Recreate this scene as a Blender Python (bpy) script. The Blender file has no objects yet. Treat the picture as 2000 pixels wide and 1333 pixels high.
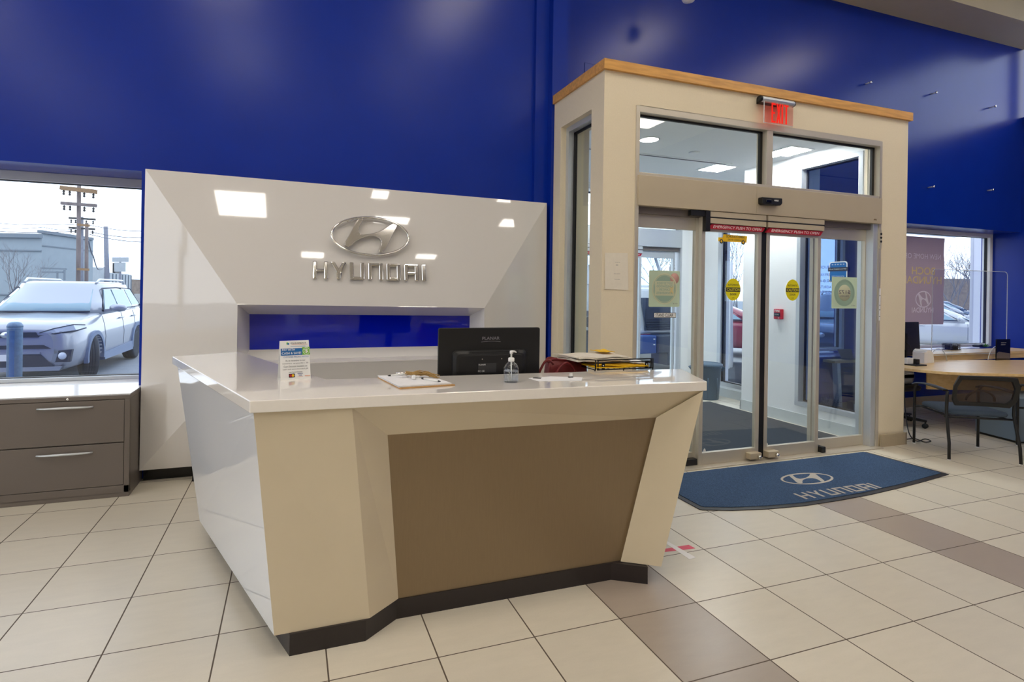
import bpy, bmesh, math, random
from mathutils import Vector, Matrix
random.seed(7)
COL = bpy.context.scene.collection
scene = bpy.context.scene
PI = math.pi

# ------------------------------------------------------------------ camera model (metres; X along the back wall, Y depth, Z up)
FPX, PCX, PCY = 1056.175, 933.658, 570.186
PITCH, ROLL, YAW = -0.00116417, 0.0148594, 0.332283
CAM = Vector((-1.53602, -2.25835, 1.58863))
cF = Vector((math.sin(YAW)*math.cos(PITCH), math.cos(YAW)*math.cos(PITCH), math.sin(PITCH)))
_R0 = Vector((math.cos(YAW), -math.sin(YAW), 0)); _U0 = _R0.cross(cF)
cR = math.cos(ROLL)*_R0 + math.sin(ROLL)*_U0
cU = -math.sin(ROLL)*_R0 + math.cos(ROLL)*_U0
def at(u, v, ax, val):
    """photo measurement -> world point on the plane ax=val (survey helper)"""
    d = cF + (u-PCX)/FPX*cR - (v-PCY)/FPX*cU
    i = 'XYZ'.index(ax)
    return CAM + d*((val-CAM[i])/d[i])
def ground(depth, lat, z=0.0):
    p = CAM + Vector((cF.x, cF.y, 0)).normalized()*depth + Vector((_R0.x, _R0.y, 0))*lat
    return Vector((p.x, p.y, z))

# ------------------------------------------------------------------ materials
def s2l(c):
    return tuple(((x/255)/12.92 if x/255 <= .04045 else ((x/255+.055)/1.055)**2.4) for x in c)
def mat(name, rgb, rough=.5, metal=0, spec=.5, coat=0, noise=0, nscale=40, bump=0, bscale=200, trans=0, ior=1.45, emit=0, alpha=1, sheen=0, stretch=None, coat_rough=.05):
    m = bpy.data.materials.new(name); m.use_nodes = True
    nt = m.node_tree; b = nt.nodes['Principled BSDF']
    c = s2l(rgb) if max(rgb) > 1.001 else rgb
    b.inputs['Base Color'].default_value = (*c, 1)
    b.inputs['Roughness'].default_value = rough
    b.inputs['Metallic'].default_value = metal
    b.inputs['Specular IOR Level'].default_value = spec
    b.inputs['Coat Weight'].default_value = coat
    b.inputs['Coat Roughness'].default_value = coat_rough
    b.inputs['Transmission Weight'].default_value = trans
    b.inputs['IOR'].default_value = ior
    b.inputs['Sheen Weight'].default_value = sheen
    b.inputs['Alpha'].default_value = alpha
    if emit:
        b.inputs['Emission Color'].default_value = (*c, 1); b.inputs['Emission Strength'].default_value = emit
    tc = nt.nodes.new('ShaderNodeTexCoord'); mp = nt.nodes.new('ShaderNodeMapping')
    nt.links.new(tc.outputs['Object'], mp.inputs['Vector'])
    if stretch: mp.inputs['Scale'].default_value = stretch
    if noise:
        n = nt.nodes.new('ShaderNodeTexNoise'); n.inputs['Scale'].default_value = nscale; n.inputs['Detail'].default_value = 4
        nt.links.new(mp.outputs['Vector'], n.inputs['Vector'])
        r = nt.nodes.new('ShaderNodeMapRange'); r.inputs['From Min'].default_value = .3; r.inputs['From Max'].default_value = .7
        r.inputs['To Min'].default_value = 1-noise; r.inputs['To Max'].default_value = 1+noise
        nt.links.new(n.outputs['Fac'], r.inputs['Value'])
        mx = nt.nodes.new('ShaderNodeVectorMath'); mx.operation = 'SCALE'; mx.inputs[0].default_value = c
        nt.links.new(r.outputs['Result'], mx.inputs['Scale']); nt.links.new(mx.outputs['Vector'], b.inputs['Base Color'])
    if bump:
        n2 = nt.nodes.new('ShaderNodeTexNoise'); n2.inputs['Scale'].default_value = bscale
        nt.links.new(mp.outputs['Vector'], n2.inputs['Vector'])
        bp = nt.nodes.new('ShaderNodeBump'); bp.inputs['Strength'].default_value = bump; bp.inputs['Distance'].default_value = .002
        nt.links.new(n2.outputs['Fac'], bp.inputs['Height']); nt.links.new(bp.outputs['Normal'], b.inputs['Normal'])
    return m
def glassmat(name, tint=(.93,.97,1), refl=1.0, rough=0):
    m = bpy.data.materials.new(name); m.use_nodes = True; nt = m.node_tree; nt.nodes.clear()
    out = nt.nodes.new('ShaderNodeOutputMaterial'); t = nt.nodes.new('ShaderNodeBsdfTransparent'); t.inputs['Color'].default_value = (*tint, 1)
    g = nt.nodes.new('ShaderNodeBsdfGlossy'); g.inputs['Roughness'].default_value = rough; g.inputs['Color'].default_value = (refl, refl, refl, 1)
    f = nt.nodes.new('ShaderNodeFresnel'); ge = nt.nodes.new('ShaderNodeNewGeometry')
    ma = nt.nodes.new('ShaderNodeMapRange'); ma.inputs['To Min'].default_value = 1.45; ma.inputs['To Max'].default_value = 1/1.45
    nt.links.new(ge.outputs['Backfacing'], ma.inputs['Value']); nt.links.new(ma.outputs['Result'], f.inputs['IOR'])
    mx = nt.nodes.new('ShaderNodeMixShader')
    nt.links.new(f.outputs['Fac'], mx.inputs['Fac']); nt.links.new(t.outputs[0], mx.inputs[1]); nt.links.new(g.outputs[0], mx.inputs[2])
    nt.links.new(mx.outputs[0], out.inputs['Surface'])
    return m
def emis(name, rgb, strength):
    m = bpy.data.materials.new(name); m.use_nodes = True; nt = m.node_tree; nt.nodes.clear()
    out = nt.nodes.new('ShaderNodeOutputMaterial'); e = nt.nodes.new('ShaderNodeEmission')
    e.inputs['Color'].default_value = (*rgb, 1); e.inputs['Strength'].default_value = strength
    nt.links.new(e.outputs[0], out.inputs['Surface']); return m
def woodmat(name, rgb, rough=.35, scale=(1.5, 14, 14), dark=.75):
    m = mat(name, rgb, rough); nt = m.node_tree; b = nt.nodes['Principled BSDF']
    tc = nt.nodes.new('ShaderNodeTexCoord'); mp = nt.nodes.new('ShaderNodeMapping'); mp.inputs['Scale'].default_value = scale
    nt.links.new(tc.outputs['Object'], mp.inputs['Vector'])
    n = nt.nodes.new('ShaderNodeTexNoise'); n.inputs['Scale'].default_value = 3; n.inputs['Detail'].default_value = 6
    nt.links.new(mp.outputs['Vector'], n.inputs['Vector'])
    cr = nt.nodes.new('ShaderNodeValToRGB'); c = s2l(rgb)
    cr.color_ramp.elements[0].position = .35; cr.color_ramp.elements[0].color = (c[0]*dark, c[1]*dark*.95, c[2]*dark*.85, 1)
    cr.color_ramp.elements[1].position = .65; cr.color_ramp.elements[1].color = (*c, 1)
    nt.links.new(n.outputs['Fac'], cr.inputs['Fac']); nt.links.new(cr.outputs['Color'], b.inputs['Base Color'])
    return m
TILE = .457
def tilemat():
    m = bpy.data.materials.new('porcelain floor tiles'); m.use_nodes = True; nt = m.node_tree; b = nt.nodes['Principled BSDF']
    N = nt.nodes.new; L = nt.links.new
    def math_(op, a, bb=None, c=None):
        n = N('ShaderNodeMath'); n.operation = op
        for k, x in enumerate((a, bb, c)):
            if x is None: continue
            if isinstance(x, (int, float)): n.inputs[k].default_value = x
            else: L(x, n.inputs[k])
        return n.outputs[0]
    g = N('ShaderNodeNewGeometry'); sp = N('ShaderNodeSeparateXYZ'); L(g.outputs['Position'], sp.inputs[0])
    U = math_('DIVIDE', sp.outputs['X'], TILE); V = math_('DIVIDE', sp.outputs['Y'], TILE)
    iu = math_('FLOOR', U); iv = math_('FLOOR', V); fu = math_('SUBTRACT', U, iu); fv = math_('SUBTRACT', V, iv)
    du = math_('MINIMUM', fu, math_('SUBTRACT', 1, fu)); dv = math_('MINIMUM', fv, math_('SUBTRACT', 1, fv))
    gw = .0060
    gr = math_('MAXIMUM', math_('LESS_THAN', du, gw*1.2), math_('LESS_THAN', dv, gw))
    # darker columns of tiles
    c0 = math_('COMPARE', iu, 0.0, .1); c5 = math_('COMPARE', iu, 5.0, .1)
    lim = math_('LESS_THAN', iv, 2.5)
    dk = math_('MULTIPLY', math_('MAXIMUM', c0, c5), lim)
    cm = N('ShaderNodeCombineXYZ'); L(iu, cm.inputs[0]); L(iv, cm.inputs[1])
    wn = N('ShaderNodeTexWhiteNoise'); wn.noise_dimensions = '3D'; L(cm.outputs[0], wn.inputs['Vector'])
    mp = N('ShaderNodeMapping'); mp.inputs['Scale'].default_value = (2.2, 9, 1); L(g.outputs['Position'], mp.inputs['Vector'])
    ns = N('ShaderNodeTexNoise'); ns.inputs['Scale'].default_value = 2.2; ns.inputs['Detail'].default_value = 6; ns.inputs['Roughness'].default_value = .62
    L(mp.outputs[0], ns.inputs['Vector'])
    n3 = N('ShaderNodeTexNoise'); n3.inputs['Scale'].default_value = 160; L(g.outputs['Position'], n3.inputs['Vector'])
    light = s2l((211, 203, 186)); dark = s2l((166, 153, 140))
    m1 = N('ShaderNodeMix'); m1.data_type = 'RGBA'; L(dk, m1.inputs['Factor']); m1.inputs['A'].default_value = (*light, 1); m1.inputs['B'].default_value = (*dark, 1)
    k = math_('ADD', math_('ADD', .84, math_('MULTIPLY', wn.outputs['Value'], .08)), math_('ADD', math_('MULTIPLY', ns.outputs['Fac'], .16), math_('MULTIPLY', n3.outputs['Fac'], .06)))
    sc = N('ShaderNodeVectorMath'); sc.operation = 'SCALE'; L(m1.outputs['Result'], sc.inputs[0]); L(k, sc.inputs['Scale'])
    m2 = N('ShaderNodeMix'); m2.data_type = 'RGBA'; L(gr, m2.inputs['Factor']); L(sc.outputs[0], m2.inputs['A']); m2.inputs['B'].default_value = (.095, .07, .048, 1)
    L(m2.outputs['Result'], b.inputs['Base Color'])
    r = math_('ADD', .26, math_('ADD', math_('MULTIPLY', gr, .5), math_('MULTIPLY', ns.outputs['Fac'], .14)))
    L(r, b.inputs['Roughness'])
    bp = N('ShaderNodeBump'); bp.inputs['Strength'].default_value = .35; bp.inputs['Distance'].default_value = .002
    L(math_('SUBTRACT', 1, gr), bp.inputs['Height']); L(bp.outputs[0], b.inputs['Normal'])
    return m

M = dict(
 blue=mat('satin blue wall paint', (5,45,154), .26, spec=.38, noise=.04, nscale=3, bump=.25, bscale=6),
 wallpaper=mat('cream vinyl wall covering', (232,219,192), .6, noise=.02, nscale=90, bump=.15, bscale=500),
 vestwhite=mat('white painted board', (246,248,249), .55, noise=.01, nscale=10),
 ceil=mat('ceiling board', (225,222,214), .8, noise=.02, nscale=30),
 beige=mat('beige bulkhead paint', (190,178,150), .6, noise=.02, nscale=5),
 floor=tilemat(),
 basetile=mat('beige base tile', (178,164,138), .35, noise=.05, nscale=8),
 whitebase=mat('white base tile', (205,212,214), .3, noise=.03, nscale=8),
 alum=mat('clear anodised aluminium', (206,198,182), .38, metal=.45, noise=.02, nscale=4),
 alum_paint=mat('champagne aluminium cover', (196,182,156), .45, metal=.2, noise=.02, nscale=4),
 alum_cool=mat('satin aluminium', (206,211,216), .35, metal=.5),
 gasket=mat('black rubber gasket', (14,14,15), .5),
 glass=glassmat('clear door glass', (.945,.98,.99)),
 winglass=glassmat('window glass', (.93,.965,1)),
 darkglass=glassmat('tinted vestibule glass', (.50,.60,.76)),
 acrylic=glassmat('clear acrylic', (.97,.98,.99)),
 acrylic_edge=mat('acrylic edge', (215,222,226), .3),
 maple_desk=woodmat('light maple laminate', (240,206,148), .3, dark=.88),
 maple=woodmat('varnished maple', (226,170,92), .35),
 desk_lam=mat('gloss ivory laminate', (212,198,170), .18, coat=.4, noise=.012, nscale=6, coat_rough=.03),
 desk_side=mat('gloss white laminate', (226,228,230), .05, coat=.6, coat_rough=.02),
 counter=mat('polished white solid surface', (246,241,233), .05, coat=.7, noise=.01, nscale=60, coat_rough=.02),
 bronze=mat('champagne brown laminate', (140,120,92), .3, metal=.25, noise=.03, nscale=120, stretch=(1,1,.1)),
 kick=mat('dark brown kick laminate', (44,38,38), .3, noise=.05, nscale=60),
 backdrop=mat('gloss white panel', (222,219,216), .05, coat=1, bump=.06, bscale=3.5, coat_rough=.02),
 blueglass=mat('back painted blue glass', (2,24,190), .06, coat=1, coat_rough=.01),
 chrome=mat('polished chrome', (235,233,230), .07, metal=1),
 black=mat('black plastic', (22,22,23), .42, noise=.05, nscale=80),
 black_gloss=mat('gloss black', (10,10,11), .15),
 blackmetal=mat('black wire metal', (16,15,15), .35, metal=.4),
 dgrey=mat('dark grey plastic', (52,52,54), .5),
 grey_metal=mat('medium tone grey steel', (112,104,98), .38, metal=.15, noise=.02, nscale=3),
 cabtop=mat('white ledge and painted sky sheen', (236,234,230), .18, coat=.4, noise=.01),  # sill laminate; on the cabinet its white stands in for reflected sky
 white=mat('white plastic', (238,238,236), .35),
 paper=mat('white paper', (240,240,242), .7, noise=.01, nscale=30),
 paper2=mat('cream paper', (232,224,208), .7, noise=.02, nscale=30),
 newsprint=mat('newsprint', (222,214,198), .8, noise=.05, nscale=60),
 yellow=mat('yellow card', (244,196,24), .5, noise=.04, nscale=20),
 yellowsign=mat('yellow decal', (236,222,20), .4),
 red=mat('red decal', (176,28,44), .4),
 redlens=mat('red alarm enamel', (196,30,48), .3),
 maroon=mat('maroon leather', (112,32,34), .42, noise=.12, nscale=30, bump=.4, bscale=120),
 brownboard=mat('hardboard', (196,150,92), .6, noise=.06, nscale=60),
 raffia=mat('tan raffia', (176,142,86), .7, noise=.15, nscale=90),
 mat_blue=mat('blue ribbed carpet', (64,84,112), .95, noise=.4, nscale=150, bump=.9, bscale=420, spec=.1),
 mat_logo=mat('beige carpet inlay', (178,172,164), .95, noise=.15, nscale=300, spec=.1),
 rubber=mat('dark rubber edge', (46,44,46), .5, noise=.05, nscale=30),
 carpet=mat('charcoal entrance carpet', (60,64,70), .95, noise=.35, nscale=240, bump=1, bscale=400, spec=.1),
 dots=mat('dark print', (20,20,20), .5),
 ink=mat('printed ink', (48,50,56), .6),
 inkgrey=mat('faded ink', (120,116,124), .6),
 inkblue=mat('blue ink', (26,104,172), .5),
 inknavy=mat('navy ink', (40,58,140), .5),
 green=mat('lime ink', (120,186,40), .5),
 greenplant=mat('green leaf', (96,170,48), .5),
 orange=mat('orange ink', (230,120,30), .5),
 fabric_blue=mat('slate blue upholstery', (60,74,90), .85, noise=.12, nscale=200, bump=.4, bscale=300),
 fabric_white=mat('white fabric', (208,212,220), .85, noise=.05, nscale=60),
 deskgrey=mat('blue grey laminate', (112,128,142), .4),
 meshfab=mat('brown mesh fabric', (58,44,36), .8, noise=.15, nscale=300, alpha=.82),
 tape_white=mat('white tape', (236,232,230), .45),
 tape_red=mat('red tape', (216,66,92), .45),
 canblue=mat('slate blue plastic bin', (62,92,116), .45, noise=.03, nscale=10),
 poster=mat('pale green cling', (182,204,176), .6, alpha=.86, noise=.03, nscale=8),
 posterdk=mat('sage print', (140,172,150), .6, alpha=.75),
 postercream=mat('cream print', (206,208,176), .6),
 exitred=emis('exit letters', (1,.03,.02), 1.1),
 exitpanel=glassmat('exit acrylic', (1,.80,.78)),
 troffer=emis('fluorescent diffuser', (1,.93,.83), 19.0),
 troffer_warm=emis('lamp diffuser', (1,.93,.84), 90),
 troffer_cool=emis('vestibule lamp diffuser', (1,.99,.98), 115),
 banner=mat('purple grey banner', (146,132,158), .7, noise=.05, nscale=5),
 bannertext=mat('banner print', (186,172,200), .7),
 banneryel=mat('banner yellow print', (204,184,126), .7),
 carwhite=mat('white pearl paint', (203,207,212), .25, coat=1, metal=.1),
 carsilver=mat('silver car paint', (156,163,176), .28, coat=1, metal=.35),
 carred=mat('red car paint', (152,32,52), .25, coat=1),
 cargrey=mat('grey blue car paint', (83,102,131), .25, coat=1, metal=.3),
 cardark=mat('dark car plastic', (45,56,76), .5),
 carglass=mat('car glass', (120,160,178), .05, coat=1, metal=.2),
 carglass2=mat('pale car glass', (150,178,192), .12, spec=.35),
 tyre=mat('tyre rubber', (42,51,64), .8, noise=.08, nscale=30),
 rim=mat('alloy rim', (200,206,214), .25, metal=.8),
 lamp_glass=mat('head lamp lens', (214,224,236), .08, coat=1),
 asphalt=mat('wet grey asphalt', (120,128,139), .75, noise=.14, nscale=40, bump=.3, bscale=90),
 concrete=mat('pale concrete', (164,166,166), .8, noise=.06, nscale=6),
 bollard=mat('weathered blue bollard paint', (112,140,166), .5, noise=.14, nscale=26),
 bollardstripe=mat('worn blue stripe', (73,113,160), .5, noise=.12, nscale=16),
 bldg=mat('pale blue grey siding', (140,152,161), .8, noise=.03, nscale=2),
 bldg_line=mat('siding joint', (112,123,134), .8),
 bldg_white=mat('white block building', (164,171,177), .8, noise=.05, nscale=4),
 woodpole=mat('weathered utility pole', (116,107,107), .9, noise=.25, nscale=6, stretch=(1,1,.2)),
 crossarm=mat('orange timber crossarm', (137,110,83), .8, noise=.1, nscale=8),
 greypole=mat('grey utility pole', (120,124,137), .9, noise=.08, nscale=8),
 wire=mat('overhead cable', (110,114,126), .7),
 bark=mat('bare branches', (120,120,126), .9),
 bark_brown=mat('brown brush', (131,120,112), .9, noise=.2, nscale=3),
 tarp=mat('grey rubber cone base', (60,67,78), .8, noise=.1, nscale=20),
 truckblue=mat('blue steel bumper', (48,80,140), .45),
 truckwhite=mat('white truck paint', (208,212,216), .25, coat=1),
 tinsel=mat('silver tinsel', (200,206,214), .25, metal=.6),
 liquid=None)
def clearbottle(name, tint, ior=1.46):
    return mat(name, tint, .02, trans=1, ior=ior)
def translucent(name, rgb, k=.55):
    m = mat(name, rgb, .7); nt = m.node_tree; b = nt.nodes['Principled BSDF']; out = nt.nodes['Material Output']
    t = nt.nodes.new('ShaderNodeBsdfTranslucent'); t.inputs['Color'].default_value = (*s2l(rgb), 1); mx = nt.nodes.new('ShaderNodeMixShader'); mx.inputs['Fac'].default_value = k
    nt.links.new(b.outputs[0], mx.inputs[1]); nt.links.new(t.outputs[0], mx.inputs[2]); nt.links.new(mx.outputs[0], out.inputs['Surface']); return m
M['banner'] = translucent('purple grey banner cloth', (204,188,196), .5); M['bannertext'] = translucent('pale banner print', (250,244,252), .1); M['banneryel'] = translucent('yellow banner print', (240,222,160), .1)
M['poster'] = translucent('pale green cling film', (214,228,206), .3); M['posterdk'] = translucent('sage cling print', (172,198,182), .3); M['postercream'] = translucent('cream cling print', (226,228,200), .3)
M['bottle'] = glassmat('clear bottle plastic', (.96, .97, .98))
M['liquid'] = glassmat('clear gel', (.90, .93, .96))
M['liquid_line'] = mat('gel surface', (200,206,212), .1, alpha=.6)

# ------------------------------------------------------------------ mesh builder
class MB:
    def __init__(s): s.v = []; s.f = []; s.sm = []
    def add(s, vs, fs, smooth=False):
        o = len(s.v); s.v += [Vector(p) for p in vs]
        for f in fs: s.f.append([i+o for i in f]); s.sm.append(smooth)
        return s
    def box(s, x0, x1, y0, y1, z0, z1):
        x0, x1 = sorted((x0, x1)); y0, y1 = sorted((y0, y1)); z0, z1 = sorted((z0, z1))
        return s.add([(x0,y0,z0),(x1,y0,z0),(x1,y1,z0),(x0,y1,z0),(x0,y0,z1),(x1,y0,z1),(x1,y1,z1),(x0,y1,z1)],
              [(0,3,2,1),(4,5,6,7),(0,1,5,4),(1,2,6,5),(2,3,7,6),(3,0,4,7)])
    def hexa(s, p):   # 8 points: bottom 4 ccw then top 4
        return s.add(p, [(0,3,2,1),(4,5,6,7),(0,1,5,4),(1,2,6,5),(2,3,7,6),(3,0,4,7)])
    def beam(s, a, b, w, h, up=(0,0,1)):
        a = Vector(a); b = Vector(b); d = (b-a).normalized(); up = Vector(up)
        if abs(d.dot(up)) > .98: up = Vector((1,0,0))
        r = d.cross(up).normalized()*w/2; u = r.cross(d).normalized()*h/2
        return s.hexa([a-r-u, a+r-u, a+r+u, a-r+u, b-r-u, b+r-u, b+r+u, b-r+u])
    def prism(s, poly, axis, a, b, smooth=False):
        """poly of 2-D points extruded along axis from a to b. axis Z:(x,y) Y:(x,z) X:(y,z)"""
        def P(p, t): return {'Z': (p[0], p[1], t), 'Y': (p[0], t, p[1]), 'X': (t, p[0], p[1])}[axis]
        n = len(poly); vs = [P(p, a) for p in poly] + [P(p, b) for p in poly]
        s.add(vs, [tuple(range(n)), tuple(range(2*n-1, n-1, -1))])
        s.add(vs, [(i, i+n, (i+1) % n + n, (i+1) % n) for i in range(n)], smooth)
        return s
    def quad(s, a, b, c, d): return s.add([a, b, c, d], [(0,1,2,3)])
    def tube(s, pts, r, n=10, closed=False, cap=True):
        pts = [Vector(p) for p in pts]; rings = []; N = len(pts)
        prev = None
        for i, p in enumerate(pts):
            if closed: d = pts[(i+1) % N]-pts[i-1]
            else: d = pts[min(i+1, N-1)]-pts[max(i-1, 0)]
            d.normalize()
            if prev is None:
                up = Vector((0,0,1)) if abs(d.z) < .95 else Vector((1,0,0))
                x = d.cross(up).normalized()
            else:
                x = (prev - d*prev.dot(d))
                if x.length < 1e-6: x = d.orthogonal()
                x.normalize()
            prev = x; y = d.cross(x)
            rr = r[i] if isinstance(r, (list, tuple)) else r
            rings.append([p + rr*(math.cos(2*PI*k/n)*x + math.sin(2*PI*k/n)*y) for k in range(n)])
        vs = [v for rg in rings for v in rg]; fs = []
        for i in range(N if closed else N-1):
            for k in range(n):
                a = i*n+k; b = i*n+(k+1) % n; c = ((i+1) % N)*n+(k+1) % n; e = ((i+1) % N)*n+k
                fs.append((a, b, c, e))
        s.add(vs, fs, True)
        if cap and not closed:
            s.add(rings[0], [tuple(range(n-1, -1, -1))]); s.add(rings[-1], [tuple(range(n))])
        return s
    def lathe(s, prof, c=(0,0,0), n=28, axis='Z', sx=1, sy=1, smooth=True):
        """prof: (r, h) pairs"""
        vs = []; c = Vector(c)
        for r, h in prof:
            for k in range(n):
                a = 2*PI*k/n; x = r*math.cos(a)*sx; y = r*math.sin(a)*sy
                p = {'Z': (x, y, h), 'Y': (x, h, y), 'X': (h, x, y)}[axis]
                vs.append(c+Vector(p))
        fs = []
        for i in range(len(prof)-1):
            for k in range(n): fs.append((i*n+k, i*n+(k+1) % n, (i+1)*n+(k+1) % n, (i+1)*n+k))
        s.add(vs, fs, smooth)
        if prof[0][0] > 1e-5: s.add(vs[:n], [tuple(range(n))])
        if prof[-1][0] > 1e-5: s.add(vs[-n:], [tuple(range(n))])
        return s
    def loft(s, rings, cap=True, smooth=True, closed=True):
        n = len(rings[0]); vs = [Vector(p) for r in rings for p in r]; fs = []
        for i in range(len(rings)-1):
            for k in range(n if closed else n-1):
                fs.append((i*n+k, i*n+(k+1) % n, (i+1)*n+(k+1) % n, (i+1)*n+k))
        s.add(vs, fs, smooth)
        if cap: s.add(rings[0], [tuple(range(n))]); s.add(rings[-1], [tuple(range(n-1, -1, -1))])
        return s
    def ellipse_ring(s, a, b, w, axis='Y', y0=0, y1=.01, n=64, c=(0, 0)):
        """flat elliptical ring between (a,b) and (a-w,b-w)"""
        for k in range(n):
            t0 = 2*PI*k/n; t1 = 2*PI*(k+1)/n
            q = [(c[0]+(a-w)*math.cos(t0), c[1]+(b-w)*math.sin(t0)), (c[0]+a*math.cos(t0), c[1]+b*math.sin(t0)),
                 (c[0]+a*math.cos(t1), c[1]+b*math.sin(t1)), (c[0]+(a-w)*math.cos(t1), c[1]+(b-w)*math.sin(t1))]
            s.prism(q, axis, y0, y1)
        return s
    def xf(s, m):
        s.v = [m @ v for v in s.v]; return s
OFF = {}
def link(name, mb, m, parent=None, bevel=0, seg=2, auto=None):
    me = bpy.data.meshes.new(name)
    off = OFF.get(parent.name, Vector((0,0,0))) if parent else Vector((0,0,0))
    o = bpy.data.objects.new(name, me)
    if parent is None:
        xs = [v.x for v in mb.v]; ys = [v.y for v in mb.v]; zs = [v.z for v in mb.v]
        off = Vector(((min(xs)+max(xs))/2, (min(ys)+max(ys))/2, min(zs))); o.location = off
        OFF[o.name] = off
    else:
        o.parent = parent; OFF[o.name] = off
        if parent.type == 'MESH' and parent.parent is not None: pass
    me.from_pydata([tuple(v-off) for v in mb.v], [], mb.f)
    me.polygons.foreach_set('use_smooth', mb.sm)
    bm = bmesh.new(); bm.from_mesh(me); bmesh.ops.remove_doubles(bm, verts=bm.verts, dist=1e-5)
    bmesh.ops.recalc_face_normals(bm, faces=bm.faces); bm.to_mesh(me); bm.free()
    me.materials.append(m); COL.objects.link(o)
    if bevel:
        b = o.modifiers.new('edge', 'BEVEL'); b.width = bevel; b.segments = seg; b.limit_method = 'ANGLE'; b.angle_limit = .6
        b.harden_normals = False
    return o
def thing(name, label, cat, loc=(0,0,0), group=None, rz=0):
    o = bpy.data.objects.new(name, None); o.empty_display_size = .1; COL.objects.link(o); o.location = loc; o.rotation_euler = (0,0,rz)
    o['label'] = label; o['category'] = cat
    if group: o['group'] = group
    OFF[o.name] = Vector(loc) if rz == 0 else Vector((0,0,0))
    return o
def tag(o, label, cat, group=None):
    o['label'] = label; o['category'] = cat
    if group: o['group'] = group
    return o
def struct(name, mb, m, parent=None, bevel=0, label=None, cat=None):
    o = link(name, mb, m, parent, bevel)
    if parent is None: o['kind'] = 'structure'
    return o
def sempty(name, loc=(0,0,0)):
    o = bpy.data.objects.new(name, None); COL.objects.link(o); o.location = loc; o['kind'] = 'structure'; OFF[o.name] = Vector(loc); o.empty_display_size = .1
    return o
def copy_tree(o, parent=None):
    c = o.copy(); COL.objects.link(c)
    if parent: c.parent = parent
    for ch in list(o.children): copy_tree(ch, c)
    return c
_fc = {}
def textmb(s, w=None, h=None, depth=.0006, bold=0, spacing=1, shear=0):
    """mesh of text in local XY-plane turned to X right / Z up (faces -Y), centred; fitted to w x h"""
    cu = bpy.data.curves.new('t', 'FONT'); cu.body = s; cu.align_x = 'CENTER'; cu.size = 1; cu.extrude = 0.0; cu.offset = 0 if 'M' in s else min(bold, .012)
    cu.space_character = spacing; cu.shear = shear; cu.resolution_u = 3
    ob = bpy.data.objects.new('t', cu); COL.objects.link(ob)
    dg = bpy.context.evaluated_depsgraph_get(); me = bpy.data.meshes.new_from_object(ob.evaluated_get(dg))
    bpy.data.objects.remove(ob)
    vs = [v.co.copy() for v in me.vertices]; fs = [tuple(p.vertices) for p in me.polygons]
    if not vs: return MB()
    x0 = min(v.x for v in vs); x1 = max(v.x for v in vs); y0 = min(v.y for v in vs); y1 = max(v.y for v in vs)
    kx = w/(x1-x0) if w else None; ky = h/(y1-y0) if h else None
    if kx is None: kx = ky
    if ky is None: ky = kx
    mb = MB(); mb.add([((v.x-(x0+x1)/2)*kx, 0, (v.y-(y0+y1)/2)*ky) for v in vs], fs)
    bpy.data.meshes.remove(me); return mb
def place(mb, origin, xdir=(1,0,0), zdir=(0,0,1)):
    x = Vector(xdir).normalized(); z = Vector(zdir).normalized(); y = z.cross(x)
    m = Matrix((x, y, z)).transposed().to_4x4(); m.translation = Vector(origin); return mb.xf(m)
def text(s, origin, w, h, m, parent, name='lettering', xdir=(1,0,0), zdir=(0,0,1), mirror=False, **k):
    mb = textmb(s, w, h, **k)
    if mirror: mb.v = [Vector((-v.x, v.y, v.z)) for v in mb.v]
    return link(name, place(mb, origin, xdir, zdir), m, parent)
SKY, EXPO = 3.2, -0.3
M['troffer_hi'] = emis('high bay diffuser', (1,.90,.77), 18)
# ================================================================== SETTING
HC = 6.2      # high ceiling
WY1, WY3 = 2.85, 3.10
XR = 9.49
# floor of showroom and vestibule
fl = MB().box(-9.3, 9.9, -20.2, 5.25, -.06, 0); struct('floor', fl, M['floor'])
gr = MB().box(-90, 110, 5.25, 150, -.10, -.012)
gr.box(-90, -9.3, -40, 5.25, -.10, -.012); gr.box(9.9, 110, -40, 5.25, -.10, -.012)
struct('ground', gr, M['asphalt'])
struct('ground_pavement', MB().box(5.11, 16, 3.64, 20, -.02, .004).box(.9, 5.11, 5.46, 20, -.02, .004), M['concrete'])
struct('ground_verge', MB().box(-9.3, .89, 3.43, 5.4, .0005, .003), M['asphalt'])
# left part of the back wall with the window opening (window_1)
W1L, W1R, W1T, W1B = -6.4, -2.712, 2.535, .765
w = MB()
w.box(-9.0, W1L, WY1, 3.42, 0, HC); w.box(W1R, .94, WY1, 3.42, 0, HC)
w.box(W1L, W1R, WY1, 3.42, W1T, HC); w.box(W1L, W1R, WY1, 3.42, 0, W1B-.03)
struct('wall_back', w, M['blue'])
# blue pier beside the vestibule and its stepped reveal
c = MB().box(.945, 1.12, 2.71, 3.42, 0, HC); c.box(.80, .945, 2.80, 2.86, 0, HC)
struct('wall_pier', c, M['blue'])
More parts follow.
